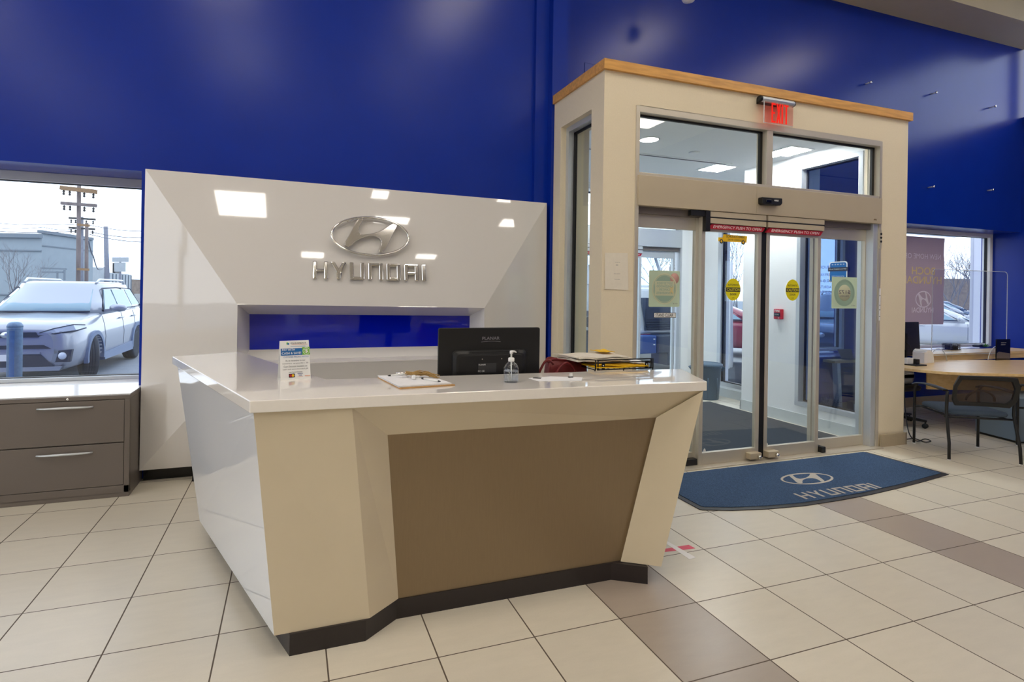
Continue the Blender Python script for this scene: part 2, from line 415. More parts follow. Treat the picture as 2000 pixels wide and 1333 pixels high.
# right part of the back wall with the office window (window_2)
VX1r = 4.755
W2L, W2R, W2T, W2B = 6.65, XR, 2.66, .80
w = MB()
w.box(1.12, 1.29, WY3, 3.62, 3.33, HC); w.box(1.29, 4.40, WY3, 3.62, 3.42, HC); w.box(VX1r, 5.10, WY3, 3.62, 0, HC); w.box(6.10, W2L, WY3, 3.62, 0, HC); w.box(5.10, 6.10, WY3, 3.62, W2T, HC); w.box(5.10, 6.10, WY3, 3.62, 0, W2B-.03); w.box(4.40, VX1r, WY3, 3.62, 3.42, HC)
w.box(W2L, W2R, WY3, 3.62, W2T, HC); w.box(W2L, W2R, WY3, 3.62, 0, W2B-.03); w.box(W2R, XR+.4, WY3, 3.62, 0, HC)
w.box(1.12, 1.25, WY3, 3.62, 0, 3.33)
struct('wall_back_right', w, M['blue'])
# side walls, wall behind camera
wr = MB().box(XR, XR+.3, -20, 3.1, 0, 4.45); wr.box(XR, XR+.3, -20, -.3, 4.45, HC); wr.box(XR, XR+.3, 2.9, 3.1, 4.45, 4.5)
wr.box(XR, XR+.3, -.3, 3.1, 5.95, HC)
struct('wall_right', wr, M['blue'])
wl = MB()
wl.box(-9.3, -9.0, -20, 3.42, 0, .5); wl.box(-9.3, -9.0, -20, 3.42, 4.6, HC); wl.box(-9.3, -9.0, -20, -6.8, .5, 4.6)
for y in (-6.8, -2.4, 2.0): wl.box(-9.3, -9.0, y, y+ (1.42 if y > 1.9 else .4), .5, 4.6)
struct('wall_left', wl, M['beige'])
struct('wall_front', MB().box(-9.3, XR+.3, -20.3, -20, 0, HC), M['beige'])
ce = MB().box(-9.3, XR+.3, -20.3, 3.42, HC, HC+.2)
struct('ceiling', ce, M['ceil'])
# bulkhead beam along the top of the right wall
bk = MB().box(1.13, XR, 2.55, WY3, 5.585, HC)
struct('trim_bulkhead', bk, M['beige'])
# clerestory window in the right wall
f = sempty('window_6', (XR, 1.4, 4.45))
fr = MB()
fr.box(XR-.03, XR+.10, 2.92, 3.0, 4.5, 5.95); fr.box(XR-.05, XR+.08, -.3, 3.04, 4.42, 4.5); fr.box(XR-.02, XR+.1, 1.35, 1.42, 4.5, 5.95)
link('window_frame', fr, M['vestwhite'], f, .006)
link('window_pane', MB().box(XR+.05, XR+.06, -.3, 2.95, 4.5, 5.95), M['winglass'], f)
# left wall glazing (outside the picture, brings the daylight)
f = sempty('window_7', (-9.1, -9, .5))
fr = MB()
for y in (-6.4, -2.0): fr.box(-9.2, -9.1, y, y+4.0, .5, .56); fr.box(-9.2, -9.1, y, y+4.0, 4.54, 4.6); fr.box(-9.2, -9.1, y+1.97, y+2.03, .56, 4.54)
link('window_frame', fr, M['alum'], f)
# baseboards
struct('baseboard_back', MB().box(4.75, XR, WY3-.012, WY3, 0, .14), M['basetile'])
struct('baseboard_pier', MB().box(4.372, 4.775, 1.745, 1.758, 0, .13).box(4.755, 4.768, 1.745, 3.09, 0, .13), M['basetile'], bevel=.002)

# ---- window_1 (left, over the file cabinet)
def window(name, x0, x1, z0, z1, yg, fw, m, mull=(), side=.05, bot=None):
    bot = bot or fw*.7
    e = sempty(name, ((x0+x1)/2, yg, z0))
    fr = MB(); d0, d1 = yg-.06, yg+.05
    fr.box(x0, x1, d0, d1, z0, z0+bot); fr.box(x0, x1, d0, d1, z1-fw, z1)
    fr.box(x0, x0+side, d0, d1, z0+bot, z1-fw); fr.box(x1-side, x1, d0, d1, z0+bot, z1-fw)
    for x in mull: fr.box(x-.03, x+.03, d0, d1, z0+bot, z1-fw)
    link('window_frame', fr, m, e, .003)
    gk = MB(); i = .006; a0, a1, b0, b1 = x0+side, x1-side, z0+bot, z1-fw
    gk.box(a0, a1, yg-.02, yg+.02, b1-i, b1); gk.box(a0, a1, yg-.02, yg+.02, b0, b0+i); gk.box(a0, a0+i, yg-.02, yg+.02, b0, b1); gk.box(a1-i, a1, yg-.02, yg+.02, b0, b1)
    link('window_gasket', gk, M['gasket'], e)
    link('window_pane', MB().box(x0+side, x1-side, yg-.003, yg+.003, z0+bot, z1-fw), M['winglass'], e)
    return e
win1 = window('window_1', W1L, W1R, .766, W1T, 3.31, .075, M['alum_cool'], side=.012, bot=.032)
link('window_sill', MB().box(W1L, W1R, 2.845, 3.249, .736, .766), M['cabtop'], win1, .004)
# ---- window_2 (office)
window('window_8', 5.10, 6.10, .80, W2T, 3.52, .06, M['vestwhite'], side=.05)
win2 = window('window_2', W2L, W2R, .80, W2T, 3.52, .06, M['vestwhite'], mull=(), side=.07)

# ================================================================== VESTIBULE
VX0, VX1, VXR, VY = .97, 4.40, 4.755, 1.77
OX0, OX1, OZ = 1.29, 4.352, 3.235
v = MB()
v.box(VX0, OX0, VY, 1.95, 0, 3.50); v.box(OX1, VXR, VY, 1.95, 0, 3.50); v.box(OX0, OX1, VY, 1.95, OZ, 3.50)
struct('wall_vestibule_front', v, M['wallpaper'])
v = MB()   # left side wall with its narrow window
LY0, LY1, LZ0, LZ1 = 1.975, 2.555, .62, 3.225
v.box(VX0, OX0, 1.95, LY0, 0, 3.50); v.box(VX0, OX0, LY1, 2.70, 0, 3.50); v.box(VX0, OX0, LY0, LY1, LZ1, 3.50); v.box(VX0, OX0, LY0, LY1, 0, LZ0)
struct('wall_vestibule_left', v, M['wallpaper'])
struct('wall_vestibule_inner_left', MB().box(1.25, 1.292, 2.70, 3.64, 0, 3.33), M['vestwhite'])
v = MB()   # right side wall with window_4
RY0, RY1, RZ0, RZ1 = 1.99, 2.80, .235, 3.20
v.box(VX1, VXR, 1.95, RY0, .14, 3.42); v.box(VX1, VXR, RY1, 3.65, .14, 3.42); v.box(VX1, VXR, RY0, RY1, RZ1, 3.42); v.box(VX1, VXR, RY0, RY1, .14, RZ0)
v.box(VXR, VX1+.5, 3.63, 3.65, 0, 3.42)
struct('wall_vestibule_right', v, M['vestwhite'])
struct('baseboard_vestibule', MB().box(VX1-.012, VX1, 1.955, 3.66, 0, .14).box(VX1-.012, 4.86, 3.65, 3.662, 0, .14).box(4.85, 4.862, 3.662, 5.15, 0, .13), M['whitebase'])
v = MB()   # outer part of the right wall with window_5
v.box(4.862, 5.1, 3.65, 3.72, 0, 3.42); v.box(4.862, 5.1, 3.72, 5.3, 0, .16); v.box(4.862, 5.1, 3.72, 5.3, 3.0, 3.42); v.box(4.862, 5.1, 4.62, 5.3, .16, 3.0)
struct('wall_vestibule_outer_right', v, M['vestwhite'])
v = MB()   # outer wall with the street doors, and the left outer wall
v.box(.90, 1.58, 5.2, 5.45, 0, 3.42); v.box(4.64, 5.1, 5.2, 5.3, 0, 3.42); v.box(1.58, 4.64, 5.2, 5.45, 3.235, 3.42)
v.box(.90, 1.12, 3.62, 5.2, 0, 3.42)
struct('wall_vestibule_street', v, M['vestwhite'])
struct('ceiling_vestibule', MB().box(OX0-.01, VX1+.01, 1.95, 3.63, 3.325, 3.42).box(1.12, 4.862, 3.63, 5.2, 3.325, 3.42), M['vestwhite'])
struct('ceiling_vestibule_top', MB().box(1.0, 4.72, 1.80, 3.09, 3.46, 3.495), M['vestwhite'])
struct('carpet_vestibule', MB().box(1.35, 4.31, 1.98, 4.15, 0, .012), M['carpet'])
# timber cap
cap = MB(); cz0, cz1 = 3.50, 3.585
cap.box(VX0-.022, VXR+.03, VY-.03, VY+.15, cz0, cz1)
cap.box(VX0-.022, VX0+.16, VY+.15, 2.70, cz0, cz1); cap.box(VXR-.13, VXR+.03, VY+.15, 3.09, cz0, cz1)
struct('trim_cap', cap, M['maple'])
# window_3 left side light
e = sempty('window_3', (VX0, 2.2, LZ0))
fr = MB(); xg0, xg1 = 1.03, 1.09
fr.box(xg0, xg1, LY0, LY1, LZ0, LZ0+.05); fr.box(xg0, xg1, LY0, LY1, LZ1-.05, LZ1); fr.box(xg0, xg1, LY0, LY0+.045, LZ0+.05, LZ1-.05); fr.box(xg0, xg1, LY1-.05, LY1, LZ0+.05, LZ1-.05)
link('window_frame', fr, M['alum_cool'], e, .002)
gk = MB(); gk.box(1.09, 1.11, LY1-.085, LY1-.045, LZ0+.05, LZ1-.05); gk.box(1.09, 1.11, LY0+.04, LY1-.05, LZ1-.075, LZ1-.05); gk.box(1.09, 1.11, LY0+.04, LY0+.06, LZ0+.05, LZ1-.05)
link('window_gasket', gk, M['gasket'], e)
link('window_pane', MB().box(1.098, 1.104, LY0+.04, LY1-.045, LZ0+.05, LZ1-.05), M['glass'], e)
# window_4 inner right side window (looks into the office area)
e = sempty('window_4', (VX1, 2.4, RZ0))
fr = MB(); a, b = VX1-.015, VX1+.07
fr.box(a, b, RY0, RY1, RZ0, RZ0+.05); fr.box(a, b, RY0, RY1, RZ1-.05, RZ1); fr.box(a, b, RY0, RY0+.05, RZ0+.05, RZ1-.05); fr.box(a, b, RY1-.05, RY1, RZ0+.05, RZ1-.05)
link('window_frame', fr, M['alum_cool'], e, .002)
gk = MB(); gk.box(b, b+.02, RY1-.07, RY1-.05, RZ0+.05, RZ1-.05); gk.box(b, b+.02, RY0+.05, RY1-.05, RZ1-.07, RZ1-.05); gk.box(b, b+.02, RY0+.05, RY1-.05, RZ0+.05, RZ0+.07)
link('window_gasket', gk, M['gasket'], e)
link('window_pane', MB().box(b+.006, b+.012, RY0+.05, RY1-.05, RZ0+.05, RZ1-.05), M['darkglass'], e)
# window_5 (to the car park, red car behind)
e = sempty('window_5', (4.86, 4.2, .16))
fr = MB(); a, b = 4.862, 4.95
fr.box(a, b, 3.72, 4.62, .16, .22); fr.box(a, b, 3.72, 4.62, 2.94, 3.0); fr.box(a, b, 3.72, 3.78, .22, 2.94); fr.box(a, b, 4.55, 4.62, .22, 2.94)
link('window_frame', fr, M['alum_cool'], e, .002)
link('window_gasket', MB().box(a+.03, b+.01, 4.535, 4.55, .22, 2.94).box(a+.03, b+.01, 3.78, 4.5, .20, .235), M['gasket'], e)
link('window_pane', MB().box(4.90, 4.906, 3.78, 4.55, .22, 2.94), M['winglass'], e)

# ---- automatic door assembly
def auto_door(name, x0, x1, y, sgn, seam, leafw, hz0=2.36, hz1=2.625, top=3.235, detail=True, am='alum', ap='alum_paint'):
    """y = front plane of wall, sgn=+1 : frame sits behind y"""
    D = sempty(name, ((x0+x1)/2, y, 0)); Y = lambda t: y+sgn*t
    fr = MB()      # outer frame: jambs, transom bars, mullion
    fr.box(x0, x0+.035, Y(-.01), Y(.12), 0, top); fr.box(x1-.035, x1, Y(-.01), Y(.12), 0, top)
    fr.box(x0+.035, x1-.035, Y(-.01), Y(.12), top-.055, top); fr.box(x0+.035, x1-.035, Y(-.005), Y(.12), hz1, hz1+.03)
    xm = (seam if detail else (x0+x1)/2); fr.box(xm-.0, xm+.075, Y(-.004), Y(.12), hz1+.03, top-.055)
    link('door_frame', fr, M[am], D, .002)
    gk = MB()
    for a, b in ((x0+.035, xm), (xm+.075, x1-.035)):
        gk.box(a, b, Y(.05), Y(.075), top-.073, top-.055); gk.box(b-.03, b, Y(.05), Y(.075), hz1+.03, top-.055)
    link('gasket', gk, M['gasket'], D)
    tr = MB(); tr.box(x0+.035, xm, Y(.06), Y(.066), hz1+.03, top-.055); tr.box(xm+.075, x1-.035, Y(.06), Y(.066), hz1+.03, top-.055)
    link('transom_pane', tr, M['glass'], D)
    hd = MB(); hd.box(x0+.02, x1-.02, Y(-.03), Y(.14), hz0, hz1)
    link('door_header', hd, M[ap], D, .003)
    # shadow recess / track below header
    link('door_track', MB().box(x0+.035, x1-.035, Y(.03), Y(.13), hz0-.06, hz0), M['grey_metal'], D)
    link('threshold', MB().box(x0, x1, Y(-.07), Y(.16), 0, .012), M[am], D, .002)
    # fixed side lites (behind) and sliding leaves (front)
    ztop = hz0-.045
    def leaf(nm, a, b, t0, t1, glz1, sw=.042, brail=.115, zb=.014):
        m = MB()
        m.box(a, a+sw, Y(t0), Y(t1), zb, ztop); m.box(b-sw, b, Y(t0), Y(t1), zb, ztop)
        m.box(a+sw, b-sw, Y(t0), Y(t1), zb, brail); m.box(a+sw, b-sw, Y(t0), Y(t1), glz1, ztop)
        o = link(nm, m, M[am], D, .002)
        tm = (t0+t1)/2
        link('pane', MB().box(a+sw, b-sw, Y(tm-.003), Y(tm+.003), brail, glz1), M['glass'], o)
        return o
    gz = 2.185
    leaf('side_lite', x0+.035, seam-leafw+.03, .075, .115, gz)
    leaf('side_lite', seam+leafw-.03, x1-.075, .075, .115, gz)
    l1 = leaf('sliding_leaf', seam-leafw, seam-.032, .012, .052, gz-.01, brail=.12)
    l2 = leaf('sliding_leaf', seam+.032, seam+leafw, .012, .052, gz-.01, brail=.12)
    # black seal between the leaves
    link('seal', MB().box(seam-.033, seam+.033, Y(.016), Y(.05), .02, hz0-.05), M['gasket'], D)
    # door head covers with black line
    hc = MB(); hc.box(seam-leafw+.06, seam-.012, Y(-.022), Y(.012), hz0-.115, hz0-.004); hc.box(seam+.012, seam+leafw, Y(-.022), Y(.012), hz0-.115, hz0-.004)
    link('carriage_cover', hc, M[ap], D, .002)
    link('carriage_seal', MB().box(seam-leafw+.06, seam+leafw, Y(-.0235), Y(-.0215), hz0-.066, hz0-.054), M['gasket'], D)
    hb = MB(); hb.box(seam-leafw+.01, seam-leafw+.06, Y(-.03), Y(.02), hz0-.19, hz0-.004); hb.box(seam-leafw-.15, seam-leafw+.02, Y(-.02), Y(.02), hz0-.055, hz0-.004)
    link('hanger_bracket', hb, M['black'], D, .003)
    # EMERGENCY PUSH TO OPEN strips
    for a, b in ((seam-leafw+.06, seam-.012), (seam+.012, seam+leafw-.005)):
        z0, z1 = hz0-.164, hz0-.120
        st = MB().prism([(a+.03, z1), (b, z1), (b-.035, z0), (a-.01, z0)], 'Y', Y(-.012), Y(.010))
        so = link('warning_strip', st, M['red'], D)
        text('EMERGENCY PUSH TO OPEN', ((a+b)/2, Y(-.0125), (z0+z1)/2), (b-a)*.86, .026, M['white'], so, bold=.02, shear=.25)
    # lock boxes on bottom rails, corner black pad
    for a, b in ((seam-.19, seam-.055), (seam+.03, seam+.165)):
        lb = link('lock_box', MB().box(a, b, Y(-.05), Y(.012), .03, .088), M[ap], D, .005)
        link('thumb_bolt', MB().lathe([(.0, -.03), (.014, -.03), (.018, -.02), (.018, 0)], (b-.04, Y(-.05), .055), 14, 'Y'), M['chrome'], lb)
    link('guide_block', MB().box(seam+leafw+.005, seam+leafw+.055, Y(-.03), Y(.06), .012, .07), M['black'], D, .003)
    link('guide_block', MB().box(seam-leafw-.13, seam-leafw-.005, Y(.02), Y(.074), .012, .07), M['black'], D, .003)
    return D
door1 = auto_door('door_1', OX0, OX1, VY, 1, 2.775, .745)
# right jamb return inside opening (cool aluminium) 
link('jamb_liner', MB().box(OX1-.105, OX1-.037, VY+.0, VY+.16, .0, 2.36), M['alum_cool'], door1, .002)
# key switch strip with three dots on the right jamb
ks = link('switch_plate', MB().box(OX1-.026, OX1-.006, VY-.018, VY-.008, 2.10, 2.30), M['alum'], door1, .001)
for z in (2.255, 2.215, 2.175): link('switch_lamp', MB().lathe([(0, -.006), (.011, -.006), (.012, 0)], (OX1-.016, VY-.018, z), 14, 'Y'), M['gasket'], ks)
link('maker_badge', MB().prism([(4.205, 2.392), (4.213, 2.408), (4.22, 2.398), (4.227, 2.408), (4.235, 2.398), (4.242, 2.408), (4.25, 2.392)], 'Y', VY-.0325, VY-.030), M['bronze'], door1)
door2 = auto_door('door_2', 1.58, 4.64, 5.2, 1, 3.11, .745, am='alum_cool', ap='alum_cool')
# ================================================================== BACKDROP (feature wall)
def V3(*a): return Vector(a)
O = [V3(-2.657, 2.72, 2.531), V3(.908, 2.72, 2.495), V3(.925, 2.72, .107), V3(-2.670, 2.72, .107)]   # outer tl tr br bl
I = [V3(-1.949, 2.50, 1.456), V3(.176, 2.50, 1.436), V3(.176, 2.50, .963), V3(-1.949, 2.50, .963)]  # niche rim
G = [V3(-1.875, 2.74, 1.367), V3(.11, 2.74, 1.350), V3(.11, 2.74, 1.055), V3(-1.872, 2.74, 1.055)]  # glass edges
S0, S1 = V3(.16, 2.66, .972), V3(-1.93, 2.66, .972)
bd = thing('feature_wall_panel', 'glossy white faceted feature panel with a blue niche, standing against the blue wall', 'wall panel', (-.9, 2.7, 0))
def plate(name, q, m, t=.018, bevel=0, parent=bd):
    n = (q[1]-q[0]).cross(q[-1]-q[0]).normalized()
    if n.y < 0: n = -n
    return link(name, MB().hexa([*q, *[p+n*t for p in q]]) if len(q) == 4 else MB(), m, parent, bevel)
plate('top_facet', [O[0], O[1], I[1], I[0]], M['backdrop'])
plate('left_facet', [O[0], I[0], I[3], O[3]], M['backdrop'])
plate('right_facet', [O[1], O[2], I[2], I[1]], M['backdrop'])
plate('bottom_facet', [I[3], I[2], O[2], O[3]], M['backdrop'])
nm = MB()
for q in ([I[0], I[1], G[1], G[0]], [I[0], G[0], G[3], I[3]], [I[1], I[2], G[2], G[1]], [I[3], S1, S0, I[2]], [S1, G[3], G[2], S0]): nm.quad(*q)
nb = link('niche_lining', nm, M['backdrop'], bd); sol = nb.modifiers.new('thick', 'SOLIDIFY'); sol.thickness = .012; sol.offset = 0
link('niche_glass', MB().hexa([G[0]+V3(0,.004,0), G[1]+V3(0,.004,0), G[2]+V3(0,.004,0), G[3]+V3(0,.004,0), G[0]+V3(0,.012,0), G[1]+V3(0,.012,0), G[2]+V3(0,.012,0), G[3]+V3(0,.012,0)]), M['blueglass'], bd)
cs = MB(); cs.box(-2.655, -2.62, 2.741, 2.84, .12, 2.52); cs.box(.87, .905, 2.741, 2.84, .12, 2.485); cs.box(-2.62, .87, 2.742, 2.84, 2.46, 2.485)
cs.box(-2.62, .87, 2.80, 2.84, .12, 2.46)
link('carcass', cs, M['backdrop'], bd)
link('plinth', MB().box(-2.28, .60, 2.66, 2.80, 0, .15), M['black_gloss'], bd)
link('plinth', MB().box(-2.66, -2.28, 2.80, 2.84, 0, .12), M['black_gloss'], bd)

# ---- oval emblem (traced outline, real size 69 cm wide)
_h = [(725,205),(838,192),(790,262),(752,340),(742,392),(770,432),(830,432),(960,415),(1100,355),(1238,262),(1312,302),(1245,420),(1100,700),(1005,694),(1050,600),(1062,540),(1035,490),(975,462),(900,455),(800,480),(700,535),(600,632),(512,588),(620,410)]
EC = V3(-.876, 0, 2.062); EA, EBz = .347, .1775
def lean(mb):
    for v in mb.v: v.y += .2107*(v.z-2.062)
    return mb
HL = []
for a, b in _h:
    p = at(600+a/7.404, 400+b/7.404, 'Y', 2.60); HL.append(((p.x-EC.x)/EA, (p.z-EC.z)/EA))
def smooth_poly(P, n=1):
    for _ in range(n):
        Q = []
        for i in range(len(P)):
            a = P[i]; b = P[(i+1) % len(P)]
            Q += [(a[0]*.8+b[0]*.2, a[1]*.8+b[1]*.2), (a[0]*.2+b[0]*.8, a[1]*.2+b[1]*.8)]
        P = Q
    return P
HLs = smooth_poly(HL, 2)
em = thing('oval_emblem', 'large chrome oval with a slanted H, mounted on the white feature panel', 'emblem', (EC.x, 2.60, EC.z-EBz))
yb = lambda z: 2.53+.04*(z-1.45)/1.05      # panel face
ring = MB(); pts = []
for k in range(96):
    a = 2*PI*k/96; pts.append(V3(EC.x+EA*.972*math.cos(a), 2.592, EC.z+EBz*.955*math.sin(a)))
ring.tube(pts, .0122, 10, closed=True); ring.v = [V3(p.x, 2.592+(p.y-2.592)*1.4, p.z) for p in ring.v]
link('ring', lean(ring), M['chrome'], em)
def inset(P, d):
    Q = []; n = len(P); ar = sum(P[i][0]*P[(i+1) % n][1]-P[(i+1) % n][0]*P[i][1] for i in range(n)); sg = 1 if ar > 0 else -1
    for i in range(n):
        a, b, c = P[i-1], P[i], P[(i+1) % n]; tx, ty = c[0]-a[0], c[1]-a[1]; l = math.hypot(tx, ty) or 1
        Q.append((b[0]-sg*ty/l*d, b[1]+sg*tx/l*d))
    return Q
hp0 = [(EC.x+x*EA, EC.z+y*EA) for x, y in HLs]; hr = []
for d_, y_ in ((0, 2.612), (0, 2.584), (.001, 2.578), (.0028, 2.573), (.0052, 2.570), (.0065, 2.5695)): hr.append([V3(p[0], y_, p[1]) for p in inset(hp0, d_)])
link('letter_bar', lean(MB().loft(hr)), M['chrome'], em)
for x, z in ((-.22, -.115), (.22, -.115), (-.2, .12), (.2, .12)): link('fixing_pin', MB().lathe([(.004, 2.595), (.004, 2.628)], (EC.x+x, 0, EC.z+z), 8, 'Y'), M['chrome'], em)

# ---- chrome letters: H Y U N D A I in squared strokes; unit cell w x h
def letter_polys(ch, w=1, h=1, s=.22):
    R = lambda x0, x1, z0, z1: [(x0, z0), (x1, z0), (x1, z1), (x0, z1)]
    hs = s*.82
    e = s*.3
    if ch == 'H': return [R(0, s, 0, h), R(w-s, w, 0, h), R(s-e, w-s+e, .42*h, .42*h+hs*.8)]
    if ch == 'Y': return [[(0, h), (s*1.05, h), (.5*w+s*.1, .56*h), (.5*w+s/2, .42*h), (.5*w+s/2, 0), (.5*w-s/2, 0), (.5*w-s/2, .42*h)],
                          [(w, h), (w-s*1.05, h), (.5*w-s*.1, .56*h), (.5*w-s*.2, .38*h), (.5*w+s/2, .42*h)]]
    if ch == 'U': return [R(0, s, 0, h), R(w-s, w, 0, h), R(s-e, w-s+e, h*.006, hs)]
    if ch == 'N': return [R(0, s, 0, h), R(w-s, w, 0, h), R(s-e, w-s+e, h-hs, h*.994)]
    if ch == 'D': return [R(0, s, 0, h), R(w-s, w, 0, h), R(s-e, w-s+e, h*.006, hs), R(s-e, w-s+e, h-hs, h*.994)]
    if ch == 'A': return [R(0, s, 0, h), R(w-s, w, 0, h), R(s-e, w-s+e, h-hs, h*.994), R(s-e, w-s+e, .36*h, .36*h+hs*.9)]
    if ch == 'I': return [R(0, s, 0, h)]
LET = [('H', 78, 300), ('Y', 335, 570), ('U', 610, 825), ('N', 880, 1095), ('D', 1143, 1347), ('A', 1400, 1605), ('I', 1652, 1715)]
ORD = {'H': 'first letter H', 'Y': 'letter Y', 'U': 'letter U', 'N': 'round-topped letter N', 'D': 'boxy letter D', 'A': 'letter A', 'I': 'last letter I'}
for ch, a, b in LET:
    x0 = at(600+a/7.404, 530, 'Y', 2.545).x; x1 = at(600+b/7.404, 530, 'Y', 2.545).x
    z0 = 1.671; hh = .153; ww = x1-x0
    sc = .035
    mb = MB()
    for k_, P in enumerate(letter_polys(ch, ww, hh, sc if ch != 'I' else ww)): mb.prism([(x0+p[0], z0+p[1]) for p in P], 'Y', 2.590+(.0012 if k_ > 1 else 0), 2.628-(.001 if k_ > 1 else 0))
    o = link('sign_letter', lean(mb), M['chrome'], None, .009, 3)
    tag(o, 'chrome '+ORD[ch]+' of the name under the oval emblem on the white panel', 'letter', 'chrome letters on the feature panel')

# ================================================================== RECEPTION DESK
ZT, ZU, ZK = 1.100, 1.047, .094
desk = thing('reception_desk', 'angular ivory reception desk with brown recessed front and white counter', 'reception desk', (-.6, .8, 0))
A = at(495, 805, 'Z', ZU); B = at(688, 796.8, 'Z', ZU); Gp = at(1373, 763.5, 'Z', ZU)
C_ = V3(-1.179, .217, ZK); D_ = V3(-1.586, .215, ZK); F_ = V3(-1.027, .332, ZK); J_ = V3(.225, .332, ZK); I_ = V3(.406, .216, ZK)
E_ = at(757, 850, 'Y', .340); H_ = at(1281, 816, 'Y', .325)
K_ = V3(-2.070, 1.578, ZK); L_ = at(347, 717, 'Z', ZU)
def facet(name, q, m, back=.03):
    n = (q[1]-q[0]).cross(q[-1]-q[0]).normalized()
    cen = sum(q, Vector())/len(q)
    if n.dot(V3(-.5, .75, .55)-cen) < 0: n = -n
    vs = list(q)+[p+n*back for p in q]; k = len(q)
    mb = MB().add(vs, [tuple(range(k)), tuple(range(2*k-1, k-1, -1))]+[(i, i+k, (i+1) % k+k, (i+1) % k) for i in range(k)])
    return link(name, mb, m, desk)
facet('front_left_panel', [A, B, C_, D_], M['desk_lam'])
facet('chamfer_panel', [B, E_, F_, C_], M['desk_lam'], .02)
facet('chamfer_panel', [B, Gp, H_, E_], M['desk_lam'], .02)
facet('chamfer_panel', [Gp, I_, J_, H_], M['desk_lam'], .02)
facet('recessed_panel', [E_, H_, J_, F_], M['bronze'], .02)
facet('side_panel', [A, D_, K_, L_], M['desk_side'], .02)
RB = V3(.80, .60, ZU); RBb = V3(.45, .60, ZK)
facet('side_panel', [Gp, RB, RBb, I_], M['desk_lam'], .02)
# carcass: inner faces
ins = MB()
ins.hexa([V3(-1.45,.40,ZK), V3(.30,.40,ZK), V3(.42,.58,ZK), V3(-1.45,.58,ZK), V3(-1.5,.42,ZU), V3(.62,.40,ZU), V3(.76,.58,ZU), V3(-1.5,.58,ZU)])
link('carcass', ins, M['desk_side'], desk)
wing = MB(); wing.hexa([V3(-1.53,.58,ZK), V3(-1.42,.58,ZK), V3(-1.83,1.58,ZK), V3(-2.03,1.56,ZK), V3(-1.60,.58,ZU), V3(-1.46,.58,ZU), V3(-1.90,1.95,ZU), V3(-2.22,1.93,ZU)])
link('wing_carcass', wing, M['desk_side'], desk)
link('end_panel', MB().hexa([K_, V3(-1.80,1.60,ZK), V3(-1.80,1.575,ZK), K_+V3(.02,-.02,0), L_, V3(-1.90,2.0,ZU), V3(-1.90,1.975,ZU), L_+V3(.02,-.02,0)]), M['desk_side'], desk)
# counter top polygon
cp = [at(488,784,'Z',ZT), at(1381,745.5,'Z',ZT), at(1331,721,'Z',ZT), at(1200,724.5,'Z',ZT), at(637,741.3,'Z',ZT), at(470,688,'Z',ZT), at(461,688,'Z',ZT), at(336.5,696.7,'Z',ZT)]
link('countertop', MB().prism([(p.x, p.y) for p in cp], 'Z', ZU, ZT), M['counter'], desk, .004, 3)
# kick
kp = [(-1.523,.203),(-1.198,.206),(-1.036,.326),(.157,.322),(.325,.222),(.40,.5),(-1.40,.5),(-1.83,1.52),(-2.0,1.52)]
link('kick_base', MB().prism(kp, 'Z', 0, ZK), M['kick'], desk)
# inner worktop at seat height
link('worktop', MB().prism([(-1.50,.58),(.72,.58),(.80,1.16),(-1.50,1.16)], 'Z', .715, .745).prism([(-1.50,.60),(-1.50,1.16),(-1.75,1.62),(-1.90,1.55)], 'Z', .715, .745), M['counter'], desk)
for x_ in (.60, -1.2): link('worktop_leg', MB().box(x_, x_+.04, .62, 1.10, 0, .715), M['desk_side'], desk)

# ================================================================== FILE CABINET
cb = thing('file_cabinet', 'grey steel two-drawer lateral file cabinet under the left window', 'file cabinet', (-3.1, 2.65, 0))
cx0, cx1, cy0, cy1, ct = -3.745, -2.676, 2.452, 2.84, .768
body = MB(); body.box(cx0, cx1, cy0+.004, cy1, .0, .035); body.box(cx0, cx1, cy0+.02, cy1, .035, ct-.03)
body.box(cx0, cx0+.035, cy0, cy0+.03, .035, ct-.03); body.box(cx1-.035, cx1, cy0, cy0+.03, .035, ct-.03)
body.box(cx0, cx1, cy0, cy0+.03, .035, .088)
link('body', body, M['grey_metal'], cb, .002)
link('top', MB().box(cx0, cx1, cy0-.002, cy1, ct-.03, ct), M['grey_metal'], cb, .003)
for z0, z1, zh in ((.092, .408, .352), (.416, .734, .690)):
    d = link('drawer', MB().box(cx0+.037, cx1-.037, cy0-.002, cy0+.02, z0, z1), M['grey_metal'], cb, .002)
    hp = []
    for k in range(13):
        t = k/12; hp.append(V3(-3.255+.345*t, cy0-.004-.028*math.sin(PI*t)**.6, zh+.004*math.sin(PI*t)))
    link('handle', MB().tube(hp, [.006+.003*math.sin(PI*k/12) for k in range(13)], 8), M['alum_cool'], d)
link('lock', MB().lathe([(0, -.005), (.008, -.005), (.010, 0)], (-3.07, cy0-.002, ct-.016), 14, 'Y'), M['chrome'], cb)
link('sky_sheen_sheet', MB().box(cx0+.004, cx1-.004, cy0+.022, cy1-.001, ct, ct+.006), M['cabtop'], cb)  # white sheet paints the window sky's reflection onto the grey steel top

